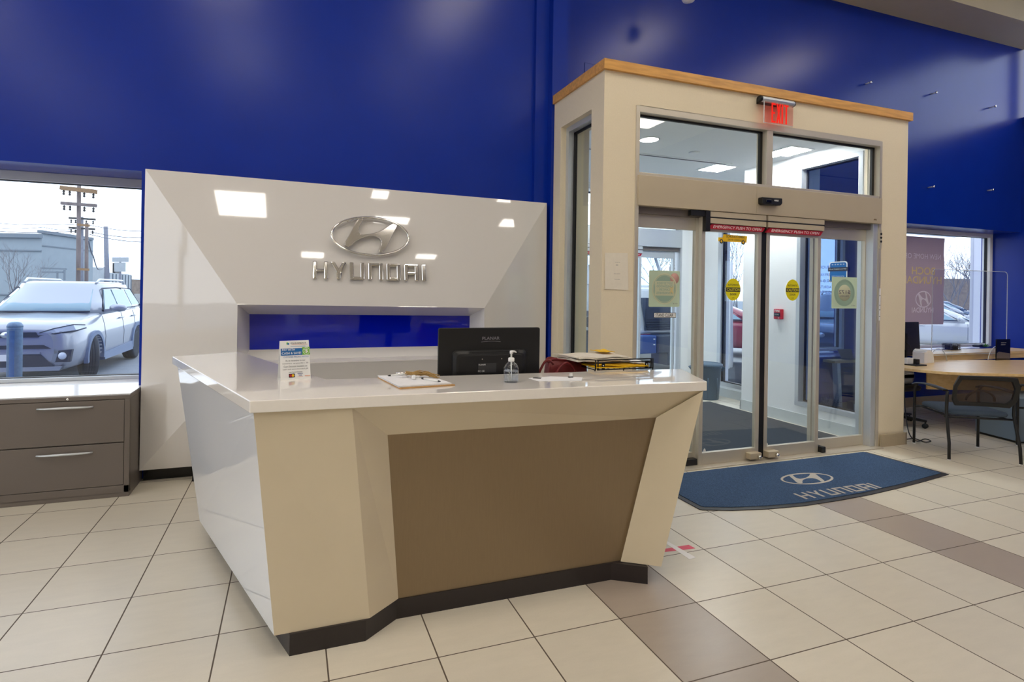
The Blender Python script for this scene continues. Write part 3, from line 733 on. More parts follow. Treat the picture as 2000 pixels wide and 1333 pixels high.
# ================================================================== THINGS ON THE DESK
# tent card
tc = thing('tent_card', 'white cardboard tent card about paying with cash, on the left of the counter', 'sign', (-1.49, .85, ZT))
fl_, fr_ = at(548, 743.5, 'Z', ZT), at(607, 739.5, 'Z', ZT)
xd = (fr_-fl_).normalized(); yd = V3(-xd.y, xd.x, 0); Wc = (fr_-fl_).length; Hc_ = .205; dpt = .085
t0 = fl_+yd*dpt/2+V3(0, 0, Hc_); t1 = fr_+yd*dpt/2+V3(0, 0, Hc_)-xd*.004
for k, (p, q, r, s) in enumerate(((fl_, fr_, t1, t0), (fl_+yd*dpt, fr_+yd*dpt, t1, t0))):
    mb = MB().quad(p, q, r, s); o = link('card_face', mb, M['white'], tc); sm = o.modifiers.new('s', 'SOLIDIFY'); sm.thickness = .0012
    if k == 0: face = o
bo = link('base_flap', MB().quad(fl_+V3(0,0,.001), fr_+V3(0,0,.001), fr_+yd*dpt+V3(0,0,.001), fl_+yd*dpt+V3(0,0,.001)), M['white'], tc); bo.modifiers.new('s', 'SOLIDIFY').thickness = .001
zd = (t0-fl_).normalized(); nf = -(zd.cross(xd)).normalized()
nf = xd.cross(zd).normalized(); nf = nf if nf.y < 0 else -nf
Hs = (t0-fl_).length
def onc(u, v, d=.0016): return fl_+xd*(u*Wc)+zd*(v*Hs)+nf*d
def crect(name, u0, u1, v0, v1, m, d=.0014):
    mb = MB().hexa([onc(u0,v0,d), onc(u1,v0,d), onc(u1,v0,d-.0004), onc(u0,v0,d-.0004), onc(u0,v1,d), onc(u1,v1,d), onc(u1,v1,d-.0004), onc(u0,v1,d-.0004)])
    return link(name, mb, m, face)
def ctext(s, u, v, w, h, m, **k): return text(s, onc(u, v, .0022), w*Wc, h*Hs, m, face, xdir=xd, zdir=zd, **k)
crect('blue_band', .03, .78, .62, .80, M['inkblue']); crect('green_band', .74, 1.0, .62, .82, M['green'], .0015)
ctext('PAY WITH', .28, .765, .42, .055, M['white'], bold=.03); ctext('CASH & SAVE!', .38, .675, .64, .06, M['white'], bold=.03)
ctext('$', .875, .72, .13, .12, M['white'], bold=.04)
rg = MB()
for k in range(24):
    a0, a1 = 2*PI*k/24, 2*PI*(k+1)/24
    q = [onc(.875+.105*math.cos(a)*1.0, .72+.082*math.sin(a), .0021) for a in (a0, a1)]+[onc(.875+.118*math.cos(a), .72+.092*math.sin(a), .0021) for a in (a1, a0)]
    rg.quad(*q)
link('circle_mark', rg, M['white'], face)
ctext('CLEARENT', .62, .93, .52, .038, M['ink'], bold=.01, spacing=1.1)
crect('logo_mark', .22, .28, .905, .955, M['green']); crect('logo_mark', .25, .31, .895, .935, M['inkblue'], .0016)
crect('rule', .40, .92, .893, .898, M['orange']); crect('rule', .35, .85, .845, .852, M['inkblue'])
ctext('CUSTOMER PRICING NOTICE', .53, .575, .84, .035, M['inkblue'], bold=.01)
for i, s in enumerate(('As an incentive to our', 'customers, we provide a  3.8', 'Cash Discount incentive on', 'cash and store-branded gift', 'card purchases.')):
    ctext(s, .50, .485-.075*i, (.66, .86, .78, .84, .46)[i], .042, M['ink'])
crect('card_mark', .27, .47, .055, .15, M['ink']); crect('card_mark', .56, .74, .135, .145, M['inknavy']); crect('card_mark', .56, .74, .06, .065, M['orange']); crect('card_mark', .80, .98, .07, .08, M['orange'])
for cxx, mm in ((.335, M['red']), (.405, M['yellow'])):
    mb = MB().add([onc(cxx+.045*math.cos(2*PI*k/16), .102+.034*math.sin(2*PI*k/16), .0018) for k in range(16)], [tuple(range(16))]); link('card_mark', mb, mm, face)
ctext('VISA', .65, .10, .12, .035, M['inknavy'], bold=.03)

# clipboard with papers
z = ZT
c0, c1, c2, c3 = at(781,761,'Z',z), at(889,754,'Z',z), at(838,737,'Z',z), at(738,739,'Z',z)
cl = thing('clipboard', 'brown hardboard clipboard with a sheaf of white paper on the counter', 'clipboard', tuple((c0+c2)/2))
cl.location.z = z; OFF[cl.name] = Vector(cl.location)
def slab(q, z0, z1, k=1.0):
    cc = sum(q, Vector())/4; q = [cc+(p-cc)*k for p in q]
    return MB().prism([(p.x, p.y) for p in q], 'Z', z0, z1)
link('board', slab([c0,c1,c2,c3], z+.0005, z+.006), M['brownboard'], cl, .001)
for i in range(4):
    sh = V3(random.uniform(-.006,.006), random.uniform(-.006,.006), 0)
    link('paper_sheet', slab([p+sh+V3(-.006,.008,0) for p in (c0,c1,c2,c3)], z+.0062+i*.0022, z+.0080+i*.0022, .95), M['paper'], cl)
cd = (c2-c3).normalized(); cm = (c2+c3)/2; ci = (c0+c1-c2-c3).normalized()
clip = MB().beam(cm+ci*.012-cd*.05+V3(0,0,.020), cm+ci*.012+cd*.05+V3(0,0,.020), .022, .006); clip.tube([cm+ci*.002-cd*.045+V3(0,0,.026), cm+ci*.002+cd*.045+V3(0,0,.026)], .005, 8)
link('clip', clip, M['chrome'], cl)
# pens
def pen(p, d, label, body, capm, name='pen', L=.14):
    d = Vector(d).normalized(); p = Vector(p)
    o = thing(name, label, 'pen', tuple(p), 'pens on the clipboard')
    link('barrel', MB().tube([p-d*L/2, p+d*L/2*.75], .0045, 10), body, o)
    link('tip', MB().tube([p+d*L/2*.75, p+d*L/2*.9, p+d*L/2], [.0045, .003, .0008], 10), capm, o)
    link('grip', MB().tube([p-d*L/2*1.02, p-d*L/2*.80], .0052, 10), capm, o)
    return o
pz = z+.0068+.0088+.0045
pa = at(828,740,'Z',pz); pb = at(857,745,'Z',pz)
pen((pa+pb)/2, (pb-pa), 'white pen with a grey tip lying across the clipboard paper', M['white'], M['dgrey'])
pa = at(766,735,'Z',pz+.01); pb = at(790,732,'Z',pz+.01)
pen((pa+pb)/2+V3(0,0,.004), (pa-pb), 'white pen with a black end at the top left of the clipboard', M['white'], M['black'])
mk = thing('marker_cap', 'small white pump cap lying on the clipboard paper', 'cap', tuple(at(808,742,'Z',pz)))
p = at(808,741,'Z',pz-.003); link('cap', MB().lathe([(.010,0),(.012,.004),(.010,.016),(.006,.022)], p, 14), M['white'], mk); link('nozzle', MB().tube([p+V3(0,0,.014), p+V3(.03,.005,.010)], .004, 8), M['white'], mk)
# raffia bundle
rf = MB(); random.seed(3)
base = [at(792,731,'Z',z+.03), at(812,731,'Z',z+.035), at(832,731.5,'Z',z+.03), at(848,736,'Z',z+.024)]
for k in range(16):
    pts = []
    for i, p in enumerate(base): pts.append(p+V3(random.uniform(-.012,.012), random.uniform(-.02,.02), random.uniform(-.004,.012)))
    q = []
    for i in range(len(pts)-1):
        for t in (0, .33, .66): q.append(pts[i].lerp(pts[i+1], t)+V3(0,0,.006*math.sin(t*PI+k)))
    q.append(pts[-1]+V3(.02*random.random(), -.02*random.random(), -.004)); rf.tube(q, .0022, 5)
tag(link('raffia_bundle', rf, M['raffia']), 'tangled tan raffia strands lying on the top edge of the clipboard', 'raffia')

# monitor
mn = thing('computer_monitor', 'black computer monitor seen from behind, standing inside the reception desk', 'monitor', (-.35, .85, .745))
MY = .80
mp = [at(857,641.5,'Y',MY), at(1055,641,'Y',MY), at(1050,740,'Y',MY), at(849,741,'Y',MY)]
xL, xR_, zT, zB = mp[0].x, mp[1].x, mp[0].z, mp[3].z-.04
def rr(x0, x1, z0, z1, r, n=5):
    P = []
    for cx, cz, a0 in ((x1-r, z1-r, 0), (x0+r, z1-r, 90), (x0+r, z0+r, 180), (x1-r, z0+r, 270)):
        for k in range(n+1): a = math.radians(a0+90*k/n); P.append((cx+r*math.cos(a), cz+r*math.sin(a)))
    return P
link('housing', MB().prism(rr(xL, xR_, zB, zT, .012), 'Y', MY, MY+.022), M['black'], mn, .004)
link('screen', MB().box(xL+.015, xR_-.015, MY+.0225, MY+.024, zB+.02, zT-.015), M['black_gloss'], mn)
bx0, bx1 = at(882,700,'Y',MY).x, at(1028,700,'Y',MY).x; bz1 = at(950,683,'Y',MY).z
loft = []
for t, g in ((MY+.002, 0), (MY-.012, .006), (MY-.024, .022), (MY-.028, .035)): loft.append([V3(p[0], t, p[1]) for p in rr(bx0+g, bx1-g, zB+.03+g, bz1-g, .03)])
hs = link('rear_bulge', MB().loft(loft, smooth=False), M['black'], mn, .002)
vt = MB()
for r in range(3):
    for k in range(46):
        x = bx0+.10+k*(bx1-bx0-.16)/46+.002*(r % 2); zz = bz1-.012-r*.0095; vt.hexa([V3(x,MY-.026+r*.000,zz), V3(x+.0035,MY-.026,zz), V3(x+.0035,MY-.010,zz), V3(x,MY-.010,zz), V3(x+.0025,MY-.0265,zz+.006), V3(x+.006,MY-.0265,zz+.006), V3(x+.006,MY-.010,zz+.006), V3(x+.0025,MY-.010,zz+.006)])
link('vent_slots', vt, M['dgrey'], hs)
lx = at(959,661,'Y',MY)
text('PLANAR', (lx.x, MY-.0005, lx.z), .112, .019, M['inkgrey'], mn, 'brand_lettering', bold=.02)
arc = []
for k in range(13):
    t = k/12*2-1; arc.append(V3(lx.x+t*.062, MY-.0006, lx.z-.018-.004*t*t))
link('brand_swoosh', MB().tube(arc, .0012, 5), M['inkgrey'], mn)
l2 = at(954,719,'Y',MY-.029)
lb = link('rating_label', MB().box(l2.x-.065, l2.x+.05, MY-.0292, MY-.028, l2.z-.028, l2.z+.028), M['dgrey'], mn)
text('PLANAR', (l2.x-.04, MY-.0296, l2.z+.020), .045, .008, M['white'], lb); text('FC CE', (l2.x-.045, MY-.0296, l2.z-.018), .04, .010, M['white'], lb)
link('screw', MB().lathe([(.003,-.001),(.003,0)], at(942,702,'Y',MY-.0285), 8, 'Y'), M['chrome'], mn); link('screw', MB().lathe([(.003,-.001),(.003,0)], at(980,701,'Y',MY-.0285), 8, 'Y'), M['chrome'], mn)
st = MB().box(-.39, -.31, MY+.03, MY+.05, .76, 1.18); st.lathe([(.12,.745),(.12,.755),(.10,.765),(.02,.770)], (-.35,MY+.10,0), 24, sx=1.1)
link('stand', st, M['black'], mn)

# hand sanitiser pump bottle
bp_ = at(998, 747, 'Z', ZT)
bt = thing('hand_sanitizer_bottle', 'clear round pump bottle of hand gel on the counter in front of the monitor', 'bottle', tuple(bp_))
R_ = .041
prof = [(.0,.001),(R_*.93,.001),(R_,.006),(R_,.064),(R_*.95,.078),(R_*.80,.092),(R_*.55,.103),(R_*.36,.110),(.013,.113),(.013,.117)]
link('flask', MB().lathe(prof, bp_, 32), M['bottle'], bt)
link('gel', MB().lathe([(0,.003),(R_*.92,.003),(R_*.965,.008),(R_*.965,.061),(0,.062)], bp_, 32), M['liquid'], bt)
link('gel_surface', MB().lathe([(R_*.90,.0615),(R_*.97,.0618),(R_*.97,.0630),(R_*.90,.0630)], bp_, 32), M['liquid_line'], bt)
bub = MB(); random.seed(5)
for k in range(40):
    a = random.uniform(0, 2*PI); h = random.uniform(.070, .102); r = R_*(.99 if h < .078 else .99-(h-.078)*26*.45); bub.lathe([(0,-.0009),(.0009,0),(0,.0009)], bp_+V3(r*math.cos(a), r*math.sin(a), h), 6)
link('droplets', bub, M['white'], bt)
link('collar', MB().lathe([(.0155,.112),(.0165,.114),(.0165,.130),(.013,.133),(.007,.134)], bp_, 24), M['white'], bt)
link('dip_tube', MB().tube([bp_+V3(0,0,.112), bp_+V3(.001,0,.06), bp_+V3(.006,0,.008)], .0035, 8), M['white'], bt)
pm = MB().lathe([(.005,.133),(.0045,.152),(.009,.154),(.009,.166),(.007,.170),(0,.171)], bp_, 18); pm.tube([bp_+V3(0,0,.166), bp_+V3(.016,-.003,.166), bp_+V3(.028,-.005,.161)], [.006,.005,.003], 8); pm.v = [v for v in pm.v]
link('pump_head', pm, M['white'], bt)

# loose sheet with a dark picture
q = [at(1052,745.5,'Z',ZT), at(1136,744.5,'Z',ZT), at(1138,738,'Z',ZT), at(1076,736,'Z',ZT), at(1031,739.5,'Z',ZT)]
ls = thing('loose_sheet', 'white printed sheet lying flat on the counter right of the pump bottle', 'paper', tuple(q[0]))
link('sheet', MB().prism([(p.x,p.y) for p in q], 'Z', ZT+.0004, ZT+.0016), M['paper'], ls)
q2 = [at(1040,740,'Z',ZT), at(1056,741,'Z',ZT), at(1058,738.5,'Z',ZT), at(1042,738,'Z',ZT)]
link('picture', MB().prism([(p.x,p.y) for p in q2], 'Z', ZT+.0017, ZT+.0020), M['dgrey'], ls)
pc = at(1116,737,'Z',ZT+.004); ck = thing('binder_clip', 'tiny clear and black clip lying on the far side of the loose sheet', 'clip', tuple(pc))
link('body', MB().box(pc.x-.02,pc.x+.01,pc.y-.006,pc.y+.006,pc.z-.002,pc.z+.004), M['black'], ck, .001); link('tab', MB().box(pc.x-.012,pc.x+.006,pc.y-.004,pc.y+.004,pc.z+.004,pc.z+.022), M['white'], ck, .001)

# maroon handbag on the inner worktop
HY = .92
ha, hb = at(1062,730,'Y',HY), at(1142,730,'Y',HY)
bag = thing('handbag', 'maroon leather handbag behind the counter, right of the monitor', 'handbag', ((ha.x+hb.x)/2, HY, .745))
zt = at(1100,703,'Y',HY).z; rings = []
for k in range(9):
    t = k/8; zz = .746+(zt-.746)*t; wx = (hb.x-ha.x)/2*(1.06-.16*t+.05*math.sin(t*PI)); wy = .085*(1-.55*t)+.01; cx = (ha.x+hb.x)/2+.01*t
    ring_ = []
    for j in range(28):
        a = 2*PI*j/28; sx_ = math.copysign(abs(math.cos(a))**.5, math.cos(a)); sy_ = math.copysign(abs(math.sin(a))**.6, math.sin(a))
        ring_.append(V3(cx+wx*sx_, HY+wy*sy_+.006*math.sin(5*a+k), zz+(.012*math.sin(a*3+1.5) if k == 8 else 0)-(.022*max(0,math.cos(a)) if k == 8 else 0)))
    rings.append(ring_)
link('bag_body', MB().loft(rings), M['maroon'], bag)
link('bag_rim', MB().tube(rings[8], .005, 6, closed=True), M['maroon'], bag)
def strap(p0, p1, top, y, wid=.012):
    pts = []
    for k in range(13):
        t = k/12; pts.append(V3(p0[0]+(p1[0]-p0[0])*t, y, p0[1]+(p1[1]-p0[1])*t+top*math.sin(PI*t)))
    return MB().tube(pts, wid/2, 7)
s1 = at(1052,727,'Y',.82); s2 = at(1082,712,'Y',.82); s3 = at(1082,730,'Y',.83); s4 = at(1128,728,'Y',.83)
link('handle', strap((s1.x,s1.z-.02), (s2.x,s2.z), .055, .825, .016), M['maroon'], bag)
link('handle', strap((s3.x,s3.z-.02), (s4.x,s4.z-.02), .085, .825, .018), M['maroon'], bag)

# stacked wire letter trays
TY0, TY1 = .705, 1.03
ta, tb = at(1163,722,'Y',TY0), at(1275,721,'Y',TY0)
lt = thing('letter_tray', 'black wire mesh letter tray stack standing behind the right end of the counter', 'letter tray', ((ta.x+tb.x)/2, .86, .745))
x0, x1 = ta.x, tb.x; zt0 = ta.z-.004; zrim = at(1200,703,'Y',TY0).z
for zz, full in ((.752, 0), (.752+(zt0-.752)/2, 0), (zt0, 1)):
    w_ = MB(); r = .0034
    h = zrim-zt0
    for zk in (zz, zz+h*.72, zz+h): w_.tube([V3(x0+.012,TY0,zk), V3(x1-.012,TY0,zk)], r*1.2, 6)
    for xk in (x0, x1, x0+.018, x1-.014): w_.tube([V3(xk,TY0,zz), V3(xk,TY0,zz+h*(1 if xk in (x0+.018,x1-.014) else 1.03))], r*1.3, 6)
    for xk in (x0, x1): w_.tube([V3(xk,TY0,zz+h*.5), V3(xk,TY1,zz+h*.5)], r, 6); w_.tube([V3(xk,TY0,zz), V3(xk,TY1,zz)], r, 6)
    w_.tube([V3(x0,TY1,zz), V3(x1,TY1,zz)], r, 6)
    for k in range(12): w_.tube([V3(x0+(x1-x0)*k/11,TY0,zz), V3(x0+(x1-x0)*k/11,TY1,zz)], .0012, 4)
    tr_ = link('tray', w_, M['blackmetal'], lt)
    for xk in (x0+.055, x1-.05):
        link('clip_plate', MB().box(xk-.011, xk+.011, TY0-.003, TY0, zz, zz+h*.78), M['blackmetal'], tr_)
        link('plate_hole', MB().lathe([(0,-.0006),(.0045,-.0006),(.0045,0)], (xk, TY0-.003, zz+h*.42), 12, 'Y'), M['white'], tr_)
for x_ in (x0-.004, x1-.002):
    for y_ in (TY0, TY1): link('post', MB().box(x_,x_+.006,y_,y_+.006,.745,zt0), M['blackmetal'], lt)
def sheetstack(name, label, cat, q, z0, z1, m, wob=.01, n=3, seed=1):
    random.seed(seed); mb = MB(); N = 10
    for s in range(n):
        zb_ = z0+(z1-z0)*s/n; ztp = z0+(z1-z0)*(s+.8)/n; rx, ry = random.uniform(-.012,.012), random.uniform(-.012,.012)
        gtop = []
        for j in range(N+1):
            for i in range(N+1):
                u, v_ = i/N, j/N
                p = (q[0]*(1-u)+q[1]*u)*(1-v_)+(q[3]*(1-u)+q[2]*u)*v_
                gtop.append(V3(p.x+rx, p.y+ry, ztp+wob*math.sin(u*5+s+seed)*math.sin(v_*4+2*s)+wob*.6*math.sin(u*11+v_*3)))
        fs = [(j*(N+1)+i, j*(N+1)+i+1, (j+1)*(N+1)+i+1, (j+1)*(N+1)+i) for j in range(N) for i in range(N)]
        mb.add(gtop, fs, False); mb.add([p-V3(0,0,ztp-zb_) for p in gtop], [f[::-1] for f in fs])
        per = [i for i in range(N+1)]+[j*(N+1)+N for j in range(1,N+1)]+[N*(N+1)+i for i in range(N-1,-1,-1)]+[j*(N+1) for j in range(N-1,0,-1)]
        for a_, b_ in zip(per, per[1:]+per[:1]): mb.quad(gtop[a_], gtop[b_], gtop[b_]-V3(0,0,ztp-zb_), gtop[a_]-V3(0,0,ztp-zb_))
    return tag(link(name, mb, m), label, cat)
zz = zt0+.004
sheetstack('yellow_folder', 'yellow card folders lying in the top wire tray', 'folder', [V3(x0+.01,TY0+.006,0), V3(x1-.03,TY0+.006,0), V3(x1-.04,TY1-.01,0), V3(x0+.01,TY1-.01,0)], zz, zz+.022, M['yellow'], .003, 3, 2)
sheetstack('envelope', 'white envelope sticking up at the right end of the wire tray', 'envelope', [V3(x1-.13,TY0+.03,0), V3(x1-.03,TY0+.02,0), V3(x1-.02,TY1-.03,0), V3(x1-.14,TY1-.02,0)], zz+.028, zz+.036, M['paper'], .004, 1, 4)
pa, pb_ = at(1102,700,'Y',.86), at(1222,700,'Y',.80)
sheetstack('newspaper_stack', 'cream crumpled papers heaped between the handbag and the wire tray', 'papers', [V3(pa.x+.05,.76,0), V3(pb_.x+.0,.74,0), V3(pb_.x+.02,1.0,0), V3(pa.x+.00,1.0,0)], zz+.040, zz+.072, M['newsprint'], .006, 4, 3)
sheetstack('yellow_envelope', 'yellow envelope on top of the crumpled papers', 'envelope', [V3(pb_.x-.13,.90,0), V3(pb_.x-.02,.90,0), V3(pb_.x-.03,1.02,0), V3(pb_.x-.14,1.02,0)], zz+.082, zz+.087, M['yellow'], .003, 1, 6)

# ================================================================== FLOOR MAT, TAPE
mp_ = [at(1322,974,'Z',0), at(1372,998,'Z',0)]
MX0, MX1, MYT, MYB = 1.325, 4.06, 1.655, .935
outer = [(MX0, MYT), (4.04, MYT), (MX1, .945)]
arcpts = []
bow = [(1372,998),(1430,999),(1500,996),(1570,990),(1640,979),(1700,968),(1760,954),(1810,941),(1854,928)]
front = [at(u,v,'Z',0) for u,v in bow]
outline = [(1.33,1.655),(4.03,1.655)]+[(p.x,p.y) for p in reversed(front)]+[(1.325, front[0].y+.02)]
mo = thing('entrance_mat', 'blue ribbed entrance mat with curved front edge before the sliding doors', 'floor mat', (2.7, 1.3, 0))
link('rubber_edge', MB().prism(outline, 'Z', 0, .007), M['rubber'], mo, .003)
cxm, cym = 2.68, 1.62
inner = [(cxm+(x-cxm)*.966, cym+(y-cym)*.945) for x, y in outline]
link('pile', MB().prism(inner, 'Z', .007, .011), M['mat_blue'], mo)
mc = at(1576,935.5,'Z',.011); mr = abs(at(1638,935,'Z',.011).x-at(1516,935,'Z',.011).x)/2
mtop = at(1576,923,'Z',.011).y; mbot = at(1576,948.5,'Z',.011).y; mb2 = (mtop-mbot)/2
mcx = (at(1638,936,'Z',.011).x+at(1516,935,'Z',.011).x)/2; mcy = (mtop+mbot)/2
kx, ky = mr, mb2/(EBz/EA)
ml = MB().ellipse_ring(mr, mb2, mr*.075, 'Z', .0112, .0122, 56, (mcx, mcy)); ml.prism([(mcx+x*kx, mcy+y*ky) for x, y in HLs], 'Z', .0112, .0122)
link('oval_logo', ml, M['mat_logo'], mo)
ta_, tb_ = at(1549,969,'Z',.011), at(1716,946,'Z',.011); twid = at(1722,952,'Z',.011).x-at(1551,975,'Z',.011).x
x = at(1551,966,'Z',.011).x; tot = at(1719,946,'Z',.011).x-x; yb0 = at(1640,966,'Z',.011).y; yt0 = at(1640,952,'Z',.011).y
wl_ = MB(); cw = tot/6.75
for k, ch in enumerate('HYUNDAI'):
    for P in letter_polys(ch, cw*.78, yt0-yb0, cw*.17): wl_.prism([(x+k*cw+p[0], yb0+p[1]) for p in P], 'Z', .0112, .0122)
link('name_lettering', wl_, M['mat_logo'], mo)
def strip(name, label, q, m, z0, z1, cat='tape'):
    return tag(link(name, MB().prism([(p.x,p.y) for p in q], 'Z', z0, z1), m), label, cat)
strip('floor_tape', 'pink red strip of floor tape beside the desk kick base', [at(1290,1080,'Z',0), at(1358,1072,'Z',0), at(1345,1065,'Z',0), at(1292,1074,'Z',0)], M['tape_red'], .0003, .0010)
strip('floor_tape', 'white strip of floor tape crossing the pink strip beside the desk', [at(1300,1062,'Z',0), at(1347,1094,'Z',0), at(1359,1090,'Z',0), at(1303,1058,'Z',0)], M['tape_white'], .0012, .0019)
# ================================================================== SIGNS AND STICKERS AT THE ENTRANCE
# exit sign
ez = at(1496,196,'Y',1.74)
ex0, ex1 = at(1492,200,'Y',1.70).x, at(1549,205,'Y',1.70).x; ezt = at(1520,200,'Y',1.70).z; ezb = at(1520,243,'Y',1.70).z
ex = thing('exit_sign', 'edge-lit clear exit sign with red letters, mounted above the sliding doors', 'exit sign', ((ex0+ex1)/2, 1.77, ezb))
hz = ezt+.012
link('housing', MB().lathe([(0,ex0-.045),(.026,ex0-.045),(.028,ex0-.03),(.028,ex1+.01),(.024,ex1+.02),(0,ex1+.02)], (0,1.715,hz), 20, 'X', sx=1.0, sy=1.0), M['alum_cool'], ex)
link('end_cap', MB().lathe([(0,ex0-.052),(.024,ex0-.050),(.030,ex0-.04),(.030,ex0-.022),(0,ex0-.022)], (0,1.715,hz), 20, 'X'), M['black'], ex)
link('end_cap', MB().lathe([(0,ex1+.018),(.029,ex1+.018),(.026,ex1+.026),(0,ex1+.027)], (0,1.715,hz), 20, 'X'), M['black'], ex)
link('mount', MB().box(ex0-.02, ex1-.1, 1.715, 1.77, hz-.03, hz+.012), M['black'], ex, .003)
link('panel', MB().box(ex0+.005, ex1, 1.698, 1.704, ezb, ezt), M['exitpanel'], ex)
link('panel_edge', MB().box(ex0+.003, ex0+.0055, 1.697, 1.705, ezb, ezt).box(ex0+.003, ex1, 1.697, 1.705, ezb-.003, ezb), M['acrylic_edge'], ex)
lw_, lh_, st_ = .050, .184, .0165; lx_ = (ex0+ex1)/2+.022-.114; lz_ = (ezb+ezt)/2-.096
for k, ch in enumerate('EXIT'):
    x = lx_+(0, .060, .125, .158)[k]; m_ = MB(); Bx = lambda a, b, c, d: m_.box(x+a, x+b, 1.694, 1.6955, lz_+c, lz_+d)
    if ch == 'E': Bx(0, st_, 0, lh_); Bx(st_, lw_, 0, st_); Bx(st_, lw_*.85, lh_/2-st_/2, lh_/2+st_/2); Bx(st_, lw_, lh_-st_, lh_)
    if ch == 'X': w_x = .056; [m_.prism([(x+a, lz_), (x+a+.019*sg, lz_), (x+w_x-a, lz_+lh_), (x+w_x-a-.019*sg, lz_+lh_)], 'Y', 1.694, y1) for a, sg, y1 in ((0, 1, 1.6955), (w_x, -1, 1.6953))]
    if ch == 'I': Bx(0, st_*1.1, 0, lh_)
    if ch == 'T': Bx(.017, .017+st_*1.1, 0, lh_-st_); Bx(0, .052, lh_-st_, lh_)
    link('letter', m_, M['exitred'], ex)
# motion sensor
p = at(1505,393.5,'Y',1.71)
se = thing('motion_sensor', 'black motion sensor box on the door header', 'sensor', (p.x, 1.74, p.z-.04))
link('body', MB().prism([(p.x-.125,p.z+.03),(p.x-.125,p.z-.03),(p.x-.10,p.z-.04),(p.x+.105,p.z-.036),(p.x+.125,p.z-.014),(p.x+.122,p.z+.034)], 'Y', 1.685, 1.74), M['black'], se, .008, 3)
link('lens', MB().prism([(p.x-.085,p.z+.008),(p.x-.085,p.z-.022),(p.x-.02,p.z-.022),(p.x-.02,p.z+.008)], 'Y', 1.678, 1.686), M['black_gloss'], se, .003)
mk2 = MB()
for k in range(4): mk2.prism([(p.x+.02+k*.013,p.z+.006),(p.x+.031+k*.013,p.z+.006),(p.x+.027+k*.013,p.z+.016)], 'Y', 1.6835, 1.685)
mk2.box(p.x+.02, p.x+.07, 1.6835, 1.685, p.z, p.z+.004)
link('badge', mk2, M['white'], se)
link('sensor_plate', MB().box(p.x-.14, p.x+.17, 1.738, 1.7402, 2.372, 2.615), M['alum_paint'], se)
# paper notice on the column
q = [at(1181,494,'Y',1.768), at(1226,495,'Y',1.768), at(1227,567,'Y',1.768), at(1181,565,'Y',1.768)]
no = thing('paper_notice', 'white typed paper notice taped to the vestibule column left of the doors', 'notice', (q[3].x+.07, 1.768, q[3].z))
mb = MB(); N = 6; g = []
for j in range(N+1):
    for i in range(N+1):
        u, v_ = i/N, j/N; p = (q[3]*(1-u)+q[2]*u)*(1-v_)+(q[0]*(1-u)+q[1]*u)*v_
        g.append(V3(p.x, 1.768-.002-.014*(max(0, .35-v_)**2)*(1.6 if u < .3 else .4), p.z))
mb.add(g, [(j*(N+1)+i, j*(N+1)+i+1, (j+1)*(N+1)+i+1, (j+1)*(N+1)+i) for j in range(N) for i in range(N)], True)
link('sheet', mb, M['paper2'], no)
for (u, v, w_, s) in ((1206,513,.052,'Now Need To Pay'),(1205,518,.02,'Bill'),(1205,535,.062,'Minimum Instalments'),(1205,546,.058,'Thanks, payable')):
    p = at(u,v,'Y',1.764); text(s, (p.x,1.7625,p.z), w_, .007, M['inkgrey'], no, bold=.01)
# edge-on notice on the right jamb
p = at(1717,572,'Y',1.80)
nt_ = thing('jamb_notice', 'narrow white instruction sticker on the right door jamb', 'sticker', (4.33,1.757,1.36))
link('sheet', MB().box(4.328,4.350,1.756,1.758,1.34,1.68), M['paper'], nt_); [link('print_line', MB().box(4.331,4.347,1.7548,1.756,z_,z_+.006), M['ink'], nt_) for z_ in (1.38,1.45,1.5,1.6)]
# caution stickers
def caution(u, v, Y, r, label, nm='caution_sticker', mirror=False):
    p = at(u, v, 'Y', Y); o = thing(nm, label, 'sticker', (p.x, Y, p.z-r*1.15))
    mb = MB().add([V3(p.x+r*math.cos(2*PI*k/40), Y, p.z+r*1.18*math.sin(2*PI*k/40)) for k in range(40)], [tuple(range(40))])
    d = link('disc', mb, M['yellowsign'], o); d.modifiers.new('s','SOLIDIFY').thickness = .001
    link('band', MB().box(p.x-r*.97, p.x+r*.97, Y-.0016, Y-.0010, p.z-r*.22, p.z+r*.22), M['ink'], o)
    text('CAUTION', (p.x, Y-.0022, p.z), r*1.7, r*.30, M['yellowsign'], o, bold=.03, mirror=mirror)
    text('AUTOMATIC', (p.x, Y-.0016, p.z+r*.50), r*1.45, r*.22, M['ink'], o, bold=.015, mirror=mirror)
    text('DOOR', (p.x, Y-.0016, p.z-r*.50), r*.85, r*.22, M['ink'], o, bold=.015, mirror=mirror)
    text('www', (p.x, Y-.0016, p.z-r*.90), r*.35, r*.10, M['ink'], o, bold=.01)
    return o
caution(1432,566,1.795,.089,'yellow round automatic door caution sticker on the left sliding leaf')
caution(1548,567,1.795,.089,'yellow round automatic door caution sticker on the right sliding leaf')
caution(1118,570,5.20,.10,'yellow round caution sticker on the street door, seen through the narrow side window')
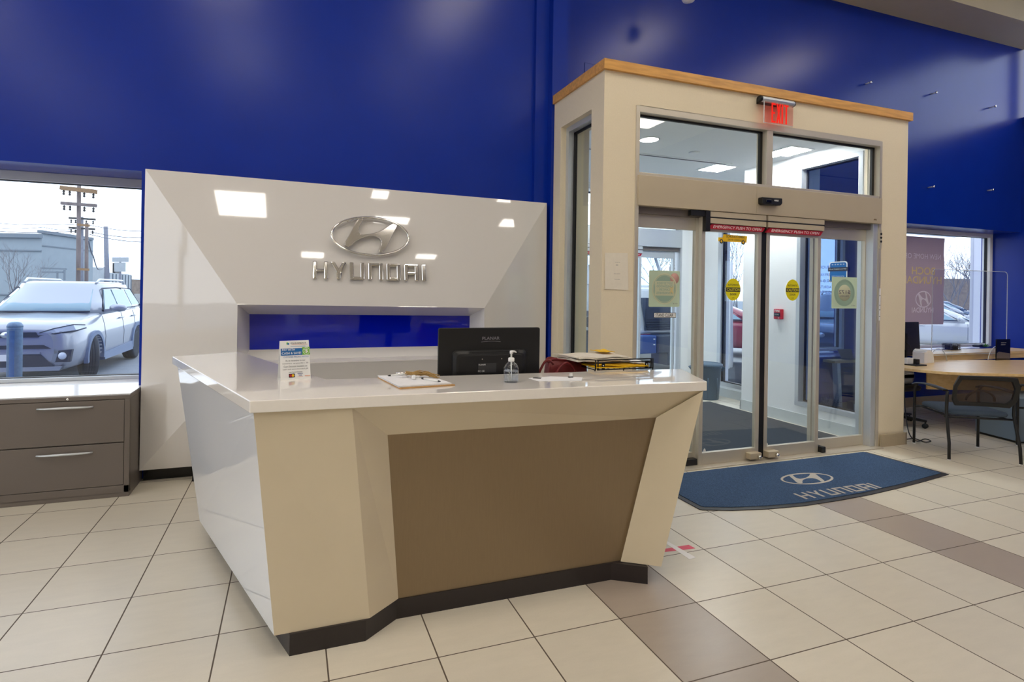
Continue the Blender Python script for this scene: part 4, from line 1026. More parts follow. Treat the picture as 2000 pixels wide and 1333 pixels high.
# school bus sticker
a_, b_ = at(1403,462,'Y',1.79), at(1459,466,'Y',1.79)
a_.z -= .045; b_.z -= .045
bs = thing('bus_sticker', "yellow school bus sticker reading school's open at the top of the left sliding leaf", 'sticker', (a_.x+.1,1.79,a_.z))
X = lambda t: a_.x+(b_.x-a_.x)*t; Z = lambda t: a_.z+t
link('bus_shape', MB().prism([(X(0),Z(.0)),(X(.98),Z(.0)),(X(1),Z(.062)),(X(.18),Z(.068)),(X(.14),Z(.036)),(X(0),Z(.036))], 'Y', 1.7885, 1.79), M['yellow'], bs)
for t in (.10, .86):
    wz = link('bus_wheel', MB().lathe([(0,-.001),(.021,-.001),(.021,0)], (X(t),1.788,Z(.0)), 18, 'Y'), M['ink'], bs); link('hub', MB().lathe([(0,-.0006),(.011,-.0006),(.011,0)], (X(t),1.787,Z(.0)), 14, 'Y'), M['yellow'], wz)
text("SCHOOL'S OPEN", (X(.58),1.7878,Z(.050)), .215, .022, M['ink'], bs, bold=.02); text('DRIVE CAREFULLY', (X(.60),1.7878,Z(.020)), .19, .016, M['ink'], bs, shear=.2)
# clings on the fixed side lites
def cling(u0, v0, u1, v1, label, big):
    Y = 1.858; a = at(u0,v0,'Y',Y); b = at(u1,v1,'Y',Y); cx, cz = (a.x+b.x)/2, (a.z+b.z)/2; w_, h_ = b.x-a.x, a.z-b.z
    o = thing('window_cling', label, 'poster', (cx, Y, b.z))
    link('sheet', MB().prism(rr(a.x, b.x, b.z, a.z, .012), 'Y', Y, Y+.001), M['poster'], o)
    rx, rz_ = w_*.40, h_*.42
    dsc = MB().add([V3(cx+rx*math.cos(2*PI*k/48), Y-.0006, cz+rz_*math.sin(2*PI*k/48)) for k in range(48)], [tuple(range(48))]); link('oval_field', dsc, M['posterdk'], o)
    link('oval_ring', MB().ellipse_ring(rx*1.02, rz_*1.02, .012, 'Y', Y-.0016, Y-.0008, 48, (cx, cz)).ellipse_ring(rx*.9, rz_*.9, .004, 'Y', Y-.0016, Y-.0008, 48, (cx, cz)), M['postercream'] if big else M['posterdk'], o)
    if big:
        link('inner_box', MB().box(cx-rx*.78, cx+rx*.78, Y-.0012, Y-.0009, cz-rz_*.45, cz+rz_*.50), M['postercream'], o)
        for s, t, ww in (('SEPTEMBER',.36,1.3),('CHILDHOOD',.16,1.3),('CANCER',-.05,.9),('AWARENESS',-.27,1.3)):
            text(s, (cx,Y-.0022,cz+rz_*t), rx*ww, rz_*.15, M['posterdk'], o, mirror=True, bold=.02)
        link('ribbon', MB().beam((cx+rx*.45,Y-.0018,cz-rz_*.3),(cx+rx*.68,Y-.0018,cz+rz_*.15),.012,.0008,(0,1,0)).beam((cx+rx*.68,Y-.0018,cz-rz_*.3),(cx+rx*.45,Y-.0018,cz+rz_*.15),.012,.0008,(0,1,0)), M['banneryel'], o)
        link('pink_patch', MB().lathe([(0,-.0006),(.05,-.0006),(.05,0)], (b.x-.06,Y-.0004,a.z-.07), 20, 'Y'), mat('faded coral print', (206,160,150), .6), o)
    else:
        link('inner_disc', MB().lathe([(0,-.0006),(rx*.62,-.0006),(rx*.62,0)], (cx,Y-.001,cz), 32, 'Y', sx=1, sy=rz_/rx), M['postercream'], o)
        text('$172', (cx,Y-.0022,cz+rz_*.05), rx*1.15, rz_*.30, M['inkgrey'], o, mirror=True, bold=.02); text('MILLION', (cx,Y-.0022,cz-rz_*.25), rx*.8, rz_*.12, M['inkgrey'], o, mirror=True)
    text('v v v', (b.x-.05,Y-.0014,b.z+.03), .05, .015, M['inkgrey'], o)
cling(1268, 528, 1327, 600, 'pale green square cling with an oval and reversed lettering on the left side lite', True)
cling(1625, 541, 1673, 603, 'pale green square cling with a reversed dollar amount on the right side lite', False)
# stand clear sticker
a_, b_ = at(1277,611,'Y',1.858), at(1320,621,'Y',1.858)
sc_ = thing('stand_clear_sticker', 'small white stand clear sticker under the cling on the left side lite', 'sticker', ((a_.x+b_.x)/2,1.858,b_.z))
link('border', MB().box(a_.x,b_.x,1.857,1.858,b_.z,a_.z), M['ink'], sc_); link('face', MB().box(a_.x+.004,b_.x-.004,1.8562,1.8569,b_.z+.004,a_.z-.004), M['white'], sc_)
text('STAND CLEAR', ((a_.x+b_.x)/2-.008,1.8555,(a_.z+b_.z)/2), (b_.x-a_.x)*.8, .030, M['ink'], sc_, bold=.02)
# small white arrows at the bottom of the leaves
for u, v, s in ((1376,880,'left'),(1498,869,'right')):
    p = at(u,v,'Y',1.798); tag(link('corner_sticker', MB().prism([(p.x-.016,p.z-.014),(p.x+.016,p.z-.014),(p.x+.010,p.z+.008),(p.x,p.z+.018),(p.x-.010,p.z+.008)], 'Y', 1.7975, 1.7985), M['white']), 'small white corner sticker low on the %s sliding leaf' % s, 'sticker')
# recommendation badge on the dark side window
p0 = V3(4.452, 2.50, 0)
a_, b_ = at(1620,512,'X',4.47), at(1655,552,'X',4.47)
aw = thing('award_sticker', 'blue award sticker with a black band on the dark vestibule side window', 'sticker', (4.468, (a_.y+b_.y)/2, min(a_.z,b_.z)))
ya, yb_ = a_.y, b_.y; zm = (a_.z+b_.z)/2; hh = abs(a_.z-b_.z)/2
link('badge_back', MB().prism(rr(min(ya,yb_), max(ya,yb_), zm-hh, zm+hh, .03), 'X', 4.467, 4.469), M['white'], aw)
link('badge_face', MB().prism(rr(min(ya,yb_)+.012, max(ya,yb_)-.012, zm-hh+.012, zm+hh-.012, .025), 'X', 4.4655, 4.467), M['inkblue'], aw)
link('band', MB().box(4.464, 4.4656, min(ya,yb_)-.012, max(ya,yb_)+.012, zm+.01, zm+.055), M['ink'], aw)
text('* * * * *', (4.4650, (ya+yb_)/2, zm+hh*.72), abs(ya-yb_)*.7, .018, M['bannertext'], aw, xdir=(0,-1,0)); text('Most Helpful and Fair', (4.4636, (ya+yb_)/2, zm+.033), abs(ya-yb_)*.95, .018, M['white'], aw, xdir=(0,-1,0)); text('2020 Dealership', (4.4650, (ya+yb_)/2, zm-.05), abs(ya-yb_)*.7, .018, M['white'], aw, xdir=(0,-1,0))
# opening hours lettering on the same pane
tx = MB()
hl = thing('hours_lettering', 'faint dark opening hours lettering on the vestibule side window', 'lettering', (4.468, 2.62, 1.45))
for (u, v, s, w_) in ((1612,522,'HOURS',.16),(1608,537,'MONDAY-FRIDAY',.30),(1606,549,'9:00-8:00',.24),(1612,561,'SATURDAY',.2),(1610,571,'9:00-6:00',.22)):
    p = at(u, v, 'X', 4.467); text(s, (4.4665, p.y, p.z), w_, .032, M['inknavy'], hl, xdir=(0,-1,0), mirror=False)
# fire alarm
p = at(1523.5,614,'X',4.40)
fa = thing('fire_alarm_box', 'red fire alarm pull station on the white vestibule wall', 'fire alarm', (4.39, p.y, p.z-.06))
link('housing', MB().box(4.352, 4.40, p.y-.055, p.y+.055, p.z-.065, p.z+.065), M['redlens'], fa, .006)
link('pull_bar', MB().box(4.343, 4.353, p.y-.043, p.y+.043, p.z-.03, p.z+.018), M['ink'], fa, .003)
text('FIRE', (4.3505, p.y, p.z+.042), .075, .024, M['white'], fa, xdir=(0,-1,0), bold=.03); text('PULL DOWN', (4.3425, p.y, p.z-.004), .06, .012, M['white'], fa, xdir=(0,-1,0))
link('lock', MB().lathe([(0,4.348),(.007,4.349),(.007,4.353)], (0,p.y-.02,p.z-.048), 12, 'X'), M['chrome'], fa)

# trash can
tp = V3(4.49, 4.42, 0)
tr = thing('trash_can', 'slate blue round plastic trash can with lid in the vestibule', 'trash can', tuple(tp))
rt = .255
link('bin', MB().lathe([(.0,0),(.200,0),(.205,.012),(.238,.56),(.250,.565),(.252,.60),(.240,.61),(0,.605)], tp, 40), M['canblue'], tr)
link('lid', MB().lathe([(.262,.60),(.266,.61),(.262,.635),(.235,.648),(.225,.640),(.0,.655)], tp, 40), M['canblue'], tr)
for s in (-1, 1):
    hx = Vector((cR.x, cR.y, 0)).normalized()*s
    h_ = MB(); c0_ = tp+hx*.245
    tdir = V3(-hx.y, hx.x, 0)
    h_.hexa([c0_-tdir*.06+V3(0,0,.50), c0_+tdir*.06+V3(0,0,.50), c0_+hx*.012+tdir*.06+V3(0,0,.50), c0_+hx*.012-tdir*.06+V3(0,0,.50),
             c0_-tdir*.06+V3(0,0,.60), c0_+tdir*.06+V3(0,0,.60), c0_+hx*.065+tdir*.06+V3(0,0,.57), c0_+hx*.065-tdir*.06+V3(0,0,.57)])
    link('handle', h_, M['canblue'], tr, .006)
pp = tp-Vector((cF.x,cF.y,0)).normalized()*.232
rbm = MB()
for s in (-.07, .09):
    b_ = tp+Vector((cR.x,cR.y,0)).normalized()*s-Vector((cF.x,cF.y,0)).normalized()*.215
    rbm.tube([b_+V3(0,0,.04), b_+V3(0,0,.40)-Vector((cF.x,cF.y,0)).normalized()*.014], .008, 8)
link('rib', rbm, M['canblue'], tr)
tr.scale = (.86, .86, .84)

# vestibule ceiling fittings
def downlight(u, v, r, label):
    p = at(u, v, 'Z', 3.322); o = thing('recessed_light', label, 'ceiling light', (p.x, p.y, 3.31))
    link('trim_ring', MB().lathe([(r,3.325),(r*1.16,3.325),(r*1.16,3.318),(r,3.316),(r*.97,3.325)], (p.x,p.y,0), 36), M['vestwhite'], o)
    link('diffuser', MB().lathe([(0,3.320),(r,3.320)], (p.x,p.y,0), 36), M['troffer_warm'], o)
downlight(1268, 273, .10, 'round recessed light in the vestibule ceiling, upper left pane')
downlight(1507, 304, .10, 'round recessed light in the vestibule ceiling, partly behind the transom mullion')
def sqlight(u, v, s, label):
    p = at(u, v, 'Z', 3.322); o = thing('square_ceiling_light', label, 'ceiling light', (p.x, p.y, 3.31))
    link('frame', MB().box(p.x-s-.03,p.x+s+.03,p.y-s-.03,p.y+s+.03,3.318,3.3248), M['vestwhite'], o); link('diffuser', MB().box(p.x-s,p.x+s,p.y-s,p.y+s,3.314,3.3175), M['troffer_cool'], o)
sqlight(1400, 329, .16, 'square flat light in the vestibule ceiling behind the left transom pane')
sqlight(1541, 296, .16, 'square flat light in the vestibule ceiling behind the right transom pane')
a_, b_ = at(1246,302,'Z',3.322), at(1420,320,'Z',3.322)
ld = thing('linear_air_diffuser', 'long slot air diffuser with a dark gap in the vestibule ceiling', 'air diffuser', ((a_.x+b_.x)/2,a_.y,3.31))
yy = (a_.y+b_.y)/2
link('frame', MB().box(1.5,b_.x+.06,yy-.045,yy+.045,3.317,3.3248), M['vestwhite'], ld); link('slot', MB().box(1.5,b_.x,yy-.018,yy+.018,3.3165,3.3172), M['gasket'], ld)
p = at(1356,298,'Z',3.322); cvr = thing('ceiling_cover_plate', 'small round white cover plate on the vestibule ceiling', 'cover plate', (p.x,p.y,3.31)); link('plate', MB().lathe([(0,3.312),(.06,3.313),(.065,3.320),(.065,3.3248)], (p.x,p.y,0), 28), M['vestwhite'], cvr)

# pegs on the blue wall
PG = [((1700,161),'left of the upper row, just above the timber cap'),((1828,181),'middle peg of the upper row'),((1943,208),'right peg of the upper row near the corner'),((1823,365),'left peg of the lower row above the office window'),((1939,371),'right peg of the lower row above the office window')]
for (uv, s) in PG:
    p = at(uv[0], uv[1], 'Y', 3.03); o = thing('wall_peg', 'chrome wall peg, '+s, 'peg', (p.x, 3.1, p.z), 'stand-off pegs on the blue wall')
    link('shaft', MB().lathe([(.010,3.03),(.010,3.10)], (p.x,0,p.z), 12, 'Y'), M['alum_cool'], o); link('cap', MB().lathe([(0,3.012),(.017,3.014),(.018,3.03),(0,3.031)], (p.x,0,p.z), 16, 'Y'), M['chrome'], o)
# outline of an access hatch
p = at(1143,122,'Y',3.095); hm_ = MB(); hm_.box(p.x-.004,p.x,3.094,3.1,p.z-.6,p.z); hm_.box(p.x-.004,p.x+.7,3.094,3.1,p.z-.004,p.z); hm_.box(p.x+.7,p.x+.704,3.094,3.1,p.z-.6,p.z)
tag(link('access_panel', hm_.box(p.x,p.x+.7,3.097,3.1,p.z-.6,p.z-.004), M['blue']), 'blue painted access panel on the wall above the vestibule cap', 'access panel')
# ceiling fitting at the very top
p = at(1345,2,'Y',2.6); sp_ = thing('ceiling_speaker', 'white round ceiling fitting hanging at the top edge of the picture', 'ceiling fitting', (p.x,2.6,p.z))
link('shade', MB().lathe([(0,p.z-.01),(.06,p.z),(.075,p.z+.03),(.07,p.z+.12),(.02,p.z+.14)], (p.x,2.6,0), 24), M['white'], sp_); link('stem', MB().tube([(p.x,2.6,p.z+.13),(p.x,2.6,5.585)], .012, 8), M['white'], sp_)

# ================================================================== OFFICE AREA
DZ = .74
poly = [(5.42,2.30),(5.47,2.05),(5.58,1.86),(5.80,1.72),(6.33,1.50),(7.7,.95),(8.5,2.3),(6.78,2.70),(5.55,2.52)]
dk = thing('office_desk', 'maple topped office desk behind the guest chairs', 'desk', (6.5,2.1,0))
link('desktop', MB().prism(poly, 'Z', DZ-.032, DZ), M['maple_desk'], dk, .003)
link('modesty_panel', MB().beam(V3(5.86,2.22,.585), V3(8.0,1.32,.585), .02, .24), M['maple_desk'], dk)
pd = link('pedestal', MB().prism([(6.13,1.86),(6.02,1.40),(6.9,1.1),(7.1,1.6)], 'Z', .025, .50), M['deskgrey'], dk, .003)
link('pedestal_kick', MB().prism([(6.14,1.85),(6.04,1.42),(6.88,1.13),(7.05,1.58)], 'Z', 0, .025), M['black'], dk)
link('desk_leg', MB().box(5.35,5.42,2.5,2.56,0,DZ-.03).box(7.6,7.66,1.1,1.16,0,DZ-.03).box(8.2,8.26,2.2,2.26,0,DZ-.03), M['dgrey'], dk)
# wooden shelf under the window
sh = thing('window_shelf', 'long maple shelf on the blue wall under the office window', 'shelf', (8.0,2.9,.77))
link('board', MB().box(6.62,9.30,2.72,3.098,.775,.815), M['maple_desk'], sh, .003)
link('edge_rail', MB().box(6.62,9.30,2.725,2.75,.715,.775), M['maple_desk'], sh)
# monitor on the office desk
def camxdir(): return Vector((_R0.x,_R0.y,0))
my = 2.22
a_, b_ = at(1763,632,'X',5.62), at(1796,632,'X',5.62)
om = thing('desk_monitor', 'black monitor seen from behind on the office desk beside the column', 'monitor', (5.55,2.2,DZ))
pL, pR = ground(7.17,5.40), ground(7.60,6.16)
def on(p, z): return V3(p.x,p.y,z)
# panel seen obliquely: right edge at px 1797, left part hidden behind the column
def pix_at_depth(u, v, depth):
    d = cF+(u-PCX)/FPX*cR-(v-PCY)/FPX*cU; return CAM+d*depth
r0, r1 = pix_at_depth(1795,629,7.45), pix_at_depth(1798,694,7.45); l0, l1 = pix_at_depth(1740,630,7.1), pix_at_depth(1740,696,7.1)
n_ = (r0-l0).cross(V3(0,0,1)).normalized()
n_ = n_ if n_.dot(cF) > 0 else -n_
link('housing', MB().hexa([l1, r1, r1+n_*.03, l1+n_*.03, l0, r0, r0+n_*.03, l0+n_*.03]), M['black'], om, .006)
link('bulge', MB().hexa([l1.lerp(r1,.1)+V3(0,0,.08), l1.lerp(r1,.75)+V3(0,0,.08), l1.lerp(r1,.75)+V3(0,0,.08)+n_*.005, l1.lerp(r1,.1)+V3(0,0,.08)+n_*.005, l0.lerp(r0,.1)-V3(0,0,.08), l0.lerp(r0,.75)-V3(0,0,.08), l0.lerp(r0,.75)-V3(0,0,.08)+n_*.005, l0.lerp(r0,.1)-V3(0,0,.08)+n_*.005]).xf(Matrix.Translation(-n_*.02)), M['black'], om, .01)
mc_ = l1.lerp(r1,.45)
link('stand', MB().beam(on(mc_,DZ), on(mc_,l0.z-.15), .05, .03).lathe([(0,DZ),(.11,DZ),(.11,DZ+.012),(0,DZ+.014)], (mc_.x,mc_.y,0), 24), M['black'], om)
link('cable', MB().tube([V3(mc_.x,mc_.y,1.0), V3(mc_.x-.0,mc_.y-.06,.95), V3(mc_.x+.02,mc_.y-.10,.80), V3(mc_.x+.03,mc_.y-.12,.76)], .005, 6), M['black'], om)
# desk accessories
p = at(1785,713,'Z',DZ+.003); it = thing('desk_tray', 'low black tray with small items at the foot of the office monitor', 'tray', tuple(p))
link('tray_base', MB().box(p.x-.12,p.x+.08,p.y-.10,p.y+.10,DZ,DZ+.016), M['black'], it, .004); link('white_box', MB().box(p.x-.12,p.x-.01,p.y+.0,p.y+.05,DZ+.016,DZ+.09), M['white'], it, .003); link('black_box', MB().box(p.x+.0,p.x+.06,p.y-.03,p.y+.03,DZ+.016,DZ+.075), M['black'], it, .004)
p = at(1813,710,'Z',DZ); ph = thing('paper_holder', 'curved grey white paper holder on the office desk beside the monitor', 'holder', tuple(p))
cv = [(p.x-.04,DZ),(p.x-.04,DZ+.15),(p.x,DZ+.175),(p.x+.05,DZ+.165),(p.x+.10,DZ+.12),(p.x+.12,DZ)]
link('shell', MB().prism(cv, 'Y', p.y-.0, p.y+.16), M['white'], ph, .004); link('papers', MB().box(p.x-.11,p.x-.05,p.y-.02,p.y+.12,DZ,DZ+.14), M['paper'], ph)
# acrylic half-round feet / brochure
def acryl(u, v, w_, h_, label):
    p = at(u, v, 'Z', DZ); o = thing('acrylic_stand', label, 'acrylic stand', tuple(p))
    pts = [(p.x-w_/2+w_*k/16, DZ+h_*math.sin(PI*k/16)**.6) for k in range(17)]
    link('panel', MB().prism(pts, 'Y', p.y, p.y+.006), M['acrylic'], o); link('edge', MB().tube([V3(x_,p.y+.003,z_) for x_,z_ in pts], .004, 6), M['acrylic_edge'], o)
    return o
acryl(1833, 706, .36, .17, 'clear arched acrylic stand on the left of the office desk')
acryl(1946, 704, .36, .19, 'clear arched acrylic stand in front of the black brochure')
p = at(1958,704,'Z',DZ); br = thing('brochure_stand', 'black brochure with a car picture standing on the office desk', 'brochure', tuple(p))
q0, q1 = at(1946,702,'Y',p.y), at(1973,704,'Y',p.y); qt = at(1960,663,'Y',p.y).z
link('card', MB().box(q0.x,q1.x,p.y,p.y+.012,DZ,qt), M['black_gloss'], br, .001); link('picture', MB().prism([(q0.x+.01,DZ+.03),(q1.x-.01,DZ+.02),(q1.x-.01,DZ+.09),(q0.x+.05,DZ+.12),(q0.x+.01,DZ+.10)], 'Y', p.y-.001, p.y-.0002), M['grey_metal'], br)
text('Quality used', ((q0.x+q1.x)/2,p.y-.0008,qt-.05), .11, .016, M['white'], br); text('vehicles here', ((q0.x+q1.x)/2-.01,p.y-.0008,qt-.075), .10, .014, M['white'], br)
# pen basket, phone etc. on the shelf
p = at(1867,684,'Z',.815); pbk = thing('pen_basket', 'black wire mesh pen basket on the shelf under the office window', 'basket', tuple(p))
bw = MB(); bw0, bw1 = p.x-.11, p.x+.11; by0, by1 = p.y-.0, p.y+.12
for zz_ in (.817,.85,.883,.905): bw.tube([V3(bw0,by0,zz_),V3(bw1,by0,zz_),V3(bw1,by1,zz_),V3(bw0,by1,zz_)], .003, 4, closed=True)
for k in range(12):
    for yy_ in (by0,by1): bw.tube([V3(bw0+.02*k,yy_,.815),V3(bw0+.02*k,yy_,.905)], .0025, 4)
for k in range(6):
    for xx_ in (bw0,bw1): bw.tube([V3(xx_,by0+.02*k,.815),V3(xx_,by0+.02*k,.905)], .0025, 4)
link('wire_frame', bw, M['blackmetal'], pbk); link('contents', MB().box(bw0+.02,bw0+.09,by0+.02,by1-.02,.817,.88).box(bw0+.11,bw1-.02,by0+.02,by1-.03,.817,.87), M['dgrey'], pbk)
p = at(1921,679,'Z',.815); tag(link('desk_phone', MB().prism([(p.x-.10,.815),(p.x+.08,.815),(p.x+.08,.835),(p.x-.04,.86),(p.x-.10,.85)], 'Y', p.y, p.y+.1), M['black'], None, .008), 'small black handset on the shelf beside the green plant', 'phone')
p = at(1934,680,'Z',.815); pl = MB(); random.seed(9)
for k in range(26):
    a = random.uniform(0,2*PI); r = random.uniform(.03,.09); c_ = V3(p.x,p.y+.06,.815); d = V3(math.cos(a)*r,math.sin(a)*r*.6,random.uniform(.03,.075)); s_ = V3(-math.sin(a),math.cos(a),0)*.012
    pl.quad(c_, c_+d*.5+s_, c_+d, c_+d*.5-s_)
tag(link('green_plant', pl, M['greenplant']), 'tiny bright green plant on the shelf at the right of the window', 'plant')
# plexiglass shield
pz_ = [at(1767,545,'Y',2.74), at(1966,534,'Y',2.74)]
px = thing('sneeze_guard', 'large clear acrylic shield with rounded corners standing on the office desk', 'acrylic shield', (7.4,2.74,DZ))
zt_ = at(1950,531,'Y',2.70).z; xr_ = at(1968,560,'Y',2.70).x; xl_ = at(1822,560,'Y',2.70).x-0.0
P_ = rr(xl_, xr_, .80, zt_, .06)
link('panel', MB().prism(P_, 'Y', 2.700, 2.706), M['acrylic'], px); link('edge', MB().tube([V3(x_,2.703,z_) for x_,z_ in P_], .004, 6, closed=True), M['acrylic_edge'], px)
link('foot', MB().box(xl_+.25,xl_+.256,2.60,2.715,DZ,.86).box(xr_-.3,xr_-.294,2.60,2.715,DZ,.86), M['acrylic'], px)

# ---- guest chair with mesh back (local frame: x right, y backwards (towards sitter's back), origin between feet)
def guest_chair(label, loc, rz):
    o = thing('guest_chair', label, 'chair', (0,0,0), 'guest chairs at the office desk')
    OFF[o.name] = Vector((0,0,0)); hw, hd = .295, .29
    for s in (-1, 1):
        link('leg', MB().tube([V3(s*hw,-hd,.006), V3(s*hw,-hd,.30), V3(s*hw,-hd+.0,.60), V3(s*hw,-hd+.04,.655)], .0125, 12), M['black'], o)           # front
        link('leg', MB().tube([V3(s*hw,hd+.03,.006), V3(s*hw*.985,hd+.02,.16), V3(s*hw*.95,hd-.05,.46), V3(s*hw*.95,hd-.045,.60), V3(s*hw*.95,hd-.04,.665)], .0135, 12), M['black'], o)
        arm = MB(); rg = []
        for k in range(9):
            t = k/8; y = -hd-.02+(2*hd-.02)*t; wv = .024+.006*math.sin(PI*t); zz = .672+.012*math.sin(PI*t)-(.03*(1-t)**6)
            rg.append([V3(s*hw-wv,y,zz-.008), V3(s*hw+wv,y,zz-.008), V3(s*hw+wv*.8,y,zz+.010), V3(s*hw-wv*.8,y,zz+.010)])
        link('armrest', arm.loft(rg), M['black'], o, .004)
        for yy_ in (-hd, hd+.03): link('foot_cap', MB().lathe([(.015,0),(.015,.008)], (s*hw,yy_,0), 12), M['white'], o)
    fr_ = MB(); fr_.tube([V3(-hw,hd-.065,.41), V3(hw,hd-.065,.41)], .011, 10); fr_.tube([V3(-hw,-hd,.41), V3(hw,-hd,.41)], .011, 10)
    for s in (-1,1): fr_.tube([V3(s*.24,-hd,.41), V3(s*.24,hd-.065,.41)], .010, 8)
    link('seat_frame', fr_, M['black'], o)
    rg = []
    for zz, g in ((.425,.03),(.432,.006),(.452,0),(.470,.008),(.480,.04),(.482,.09)):
        rg.append([V3(x_*1.0, y_, zz) for x_, y_ in rr(-.265+g,.265-g,-.27+g,.24-g,.07)])
    link('seat', MB().loft(rg), M['fabric_blue'], o)
    # back: frame ring and mesh, slightly reclined and curved
    def B_(x, z): return V3(x, .235+(z-.50)*.26-.05*(1-(x/.26)**2)*.8+.02, z)
    z0, z1 = .53, .835
    outl = [(-.225,z0),(.225,z0),(.262,z0+.06),(.272,z1-.10),(.235,z1),(-.235,z1),(-.272,z1-.10),(-.262,z0+.06)]
    def rpoly(P, n): 
        Q = []
        for i in range(len(P)):
            a, b = P[i], P[(i+1)%len(P)]
            for k in range(n): t = k/n; Q.append((a[0]*(1-t)+b[0]*t, a[1]*(1-t)+b[1]*t))
        return Q
    oo = rpoly(outl, 8); zc = (z0+z1)/2
    ii = [(x_*.87, zc+(z_-zc)*.74) for x_, z_ in oo]
    fr2 = MB(); k_ = len(oo); vs = [B_(*p) for p in oo]+[B_(*p) for p in ii]; vs2 = [v+V3(0,.026,0) for v in vs]
    fs = []
    for i in range(k_):
        j = (i+1)%k_
        fs += [(i,j,k_+j,k_+i), (2*k_+i,3*k_+i,3*k_+j,2*k_+j), (i,2*k_+i,2*k_+j,j), (k_+i,k_+j,3*k_+j,3*k_+i)]
    link('back_frame', fr2.add(vs+vs2, fs), M['black'], o, .004)
    mm = MB(); n1, n2 = 12, 6; xx = [-.232+.464*i/n1 for i in range(n1+1)]; zs = [zc+(z0-zc)*.76+(z1-z0)*.76*j/n2 for j in range(n2+1)]
    mm.add([B_(x_,z_)+V3(0,.012,0) for z_ in zs for x_ in xx], [(j*(n1+1)+i,j*(n1+1)+i+1,(j+1)*(n1+1)+i+1,(j+1)*(n1+1)+i) for j in range(n2) for i in range(n1)], True)
    link('back_mesh', mm, M['meshfab'], o)
    lb_ = []
    for k in range(13): a = PI*k/12; lb_.append(B_(.12*math.cos(a), .585+.10*math.sin(a))+V3(0,-.004,0))
    link('lumbar_bar', MB().tube(lb_, .010, 8), M['black'], o)
    o.location = loc; o.rotation_euler = (0,0,rz)
    return o
rl, rr_ = V3(4.582,1.238,0), V3(5.083,.927,0)
c_ = (rl+rr_)/2; dx = (rr_-rl).normalized(); ang = math.atan2(dx.y, dx.x)
back = V3(math.sin(ang), -math.cos(ang), 0)
ch1 = guest_chair('blue seated guest chair with brown mesh back, fully in view at the office desk', tuple(c_-back*.32), ang+PI)
ch1.rotation_euler = (0,0,ang+PI)
ch2 = copy_tree(ch1); ch2['label'] = 'guest chair cut off by the right edge of the picture, only arm and leg showing'
ch2.location = (5.98, .96, 0); ch2.rotation_euler = (0,0,ang+PI-.12)
# swivel chair behind the column
sw = thing('swivel_chair', 'black swivel chair with pale cushion, half hidden by the vestibule column', 'office chair', (5.66,2.50,0))
cc_ = V3(5.66,2.50,0); 
link('gas_post', MB().tube([cc_+V3(0,0,.09), cc_+V3(0,0,.42)], .028, 14), M['black'], sw)
a0 = math.atan2(2.152-2.50, 5.771-5.66)
for k in range(5):
    a = a0+k*2*PI/5; d = V3(math.cos(a), math.sin(a), 0); t_ = V3(-math.sin(a), math.cos(a), 0)
    lg = link('base_arm', MB().hexa([cc_+t_*.03+V3(0,0,.09), cc_-t_*.03+V3(0,0,.09), cc_+d*.36-t_*.016+V3(0,0,.075), cc_+d*.36+t_*.016+V3(0,0,.075), cc_+t_*.03+V3(0,0,.135), cc_-t_*.03+V3(0,0,.135), cc_+d*.36-t_*.016+V3(0,0,.098), cc_+d*.36+t_*.016+V3(0,0,.098)]), M['black'], sw, .004)
    p = cc_+d*.345; cs_ = MB()
    for s in (-1, 1):
        prof = [(0,-.011),(.022,-.011),(.029,-.006),(.029,.006),(.022,.011),(0,.011)]
        w0 = MB().lathe(prof, (0,0,0), 18, 'X'); w0.xf(Matrix.Translation(p+t_*s*.016+V3(0,0,.029)) @ Matrix.Rotation(math.atan2(t_.y,t_.x), 4, 'Z')); cs_.add(w0.v, w0.f, True)
    cs_.tube([p+V3(0,0,.03), p+V3(0,0,.085)], .008, 8)
    link('castor', cs_, M['black'], lg)
rg = [[cc_+V3(x_,y_,z_) for x_,y_ in rr(-.24+g,.24-g,-.24+g,.24-g,.08)] for z_, g in ((.43,.04),(.44,.01),(.48,0),(.50,.03))]
link('seat', MB().loft(rg), M['black'], sw)
rg = [[cc_+V3(y_+.05, .33-.02*abs(y_)*8+xx_, z_) for y_, z_ in rr(-.20+g,.20-g,.50+g,1.0-g,.09)] for xx_, g in ((.06,.02),(.03,0),(0,.03))]
link('backrest', MB().loft(rg), M['black'], sw)
rg = [[cc_+V3(x_, -.06+y_, z_) for x_, z_ in rr(-.02+g,.26-g,.503+g,.70-g,.07)] for y_, g in ((-.07,.05),(-.04,0),(.02,0),(.05,.05))]
tag(link('cushion', MB().loft(rg), M['fabric_white']), 'pale grey cushion standing on the swivel chair behind the column', 'cushion')
# cables on the floor
cbp = [at(1764,696,'X',5.45), at(1766,760,'X',5.45), at(1768,800,'X',5.4), at(1775,845,'Z',.1), at(1790,862,'Z',.02), at(1806,858,'Z',.006), at(1818,862,'Z',.006), at(1806,864,'Z',.006), at(1785,857,'Z',.006), at(1762,859,'Z',.006), at(1748,852,'Z',.006)]
pts = []
for i in range(len(cbp)-1):
    p0, p1, p2, p3 = cbp[max(i-1,0)], cbp[i], cbp[i+1], cbp[min(i+2,len(cbp)-1)]
    for k in range(6):
        t = k/6; pts.append(.5*((2*p1)+(-p0+p2)*t+(2*p0-5*p1+4*p2-p3)*t*t+(-p0+3*p1-3*p2+p3)*t**3))
for p in pts: p.z = max(p.z, .006)
tag(link('power_cable', MB().tube(pts, .0055, 6), M['black']), 'black power cable hanging from the office desk and curling on the floor', 'cable')

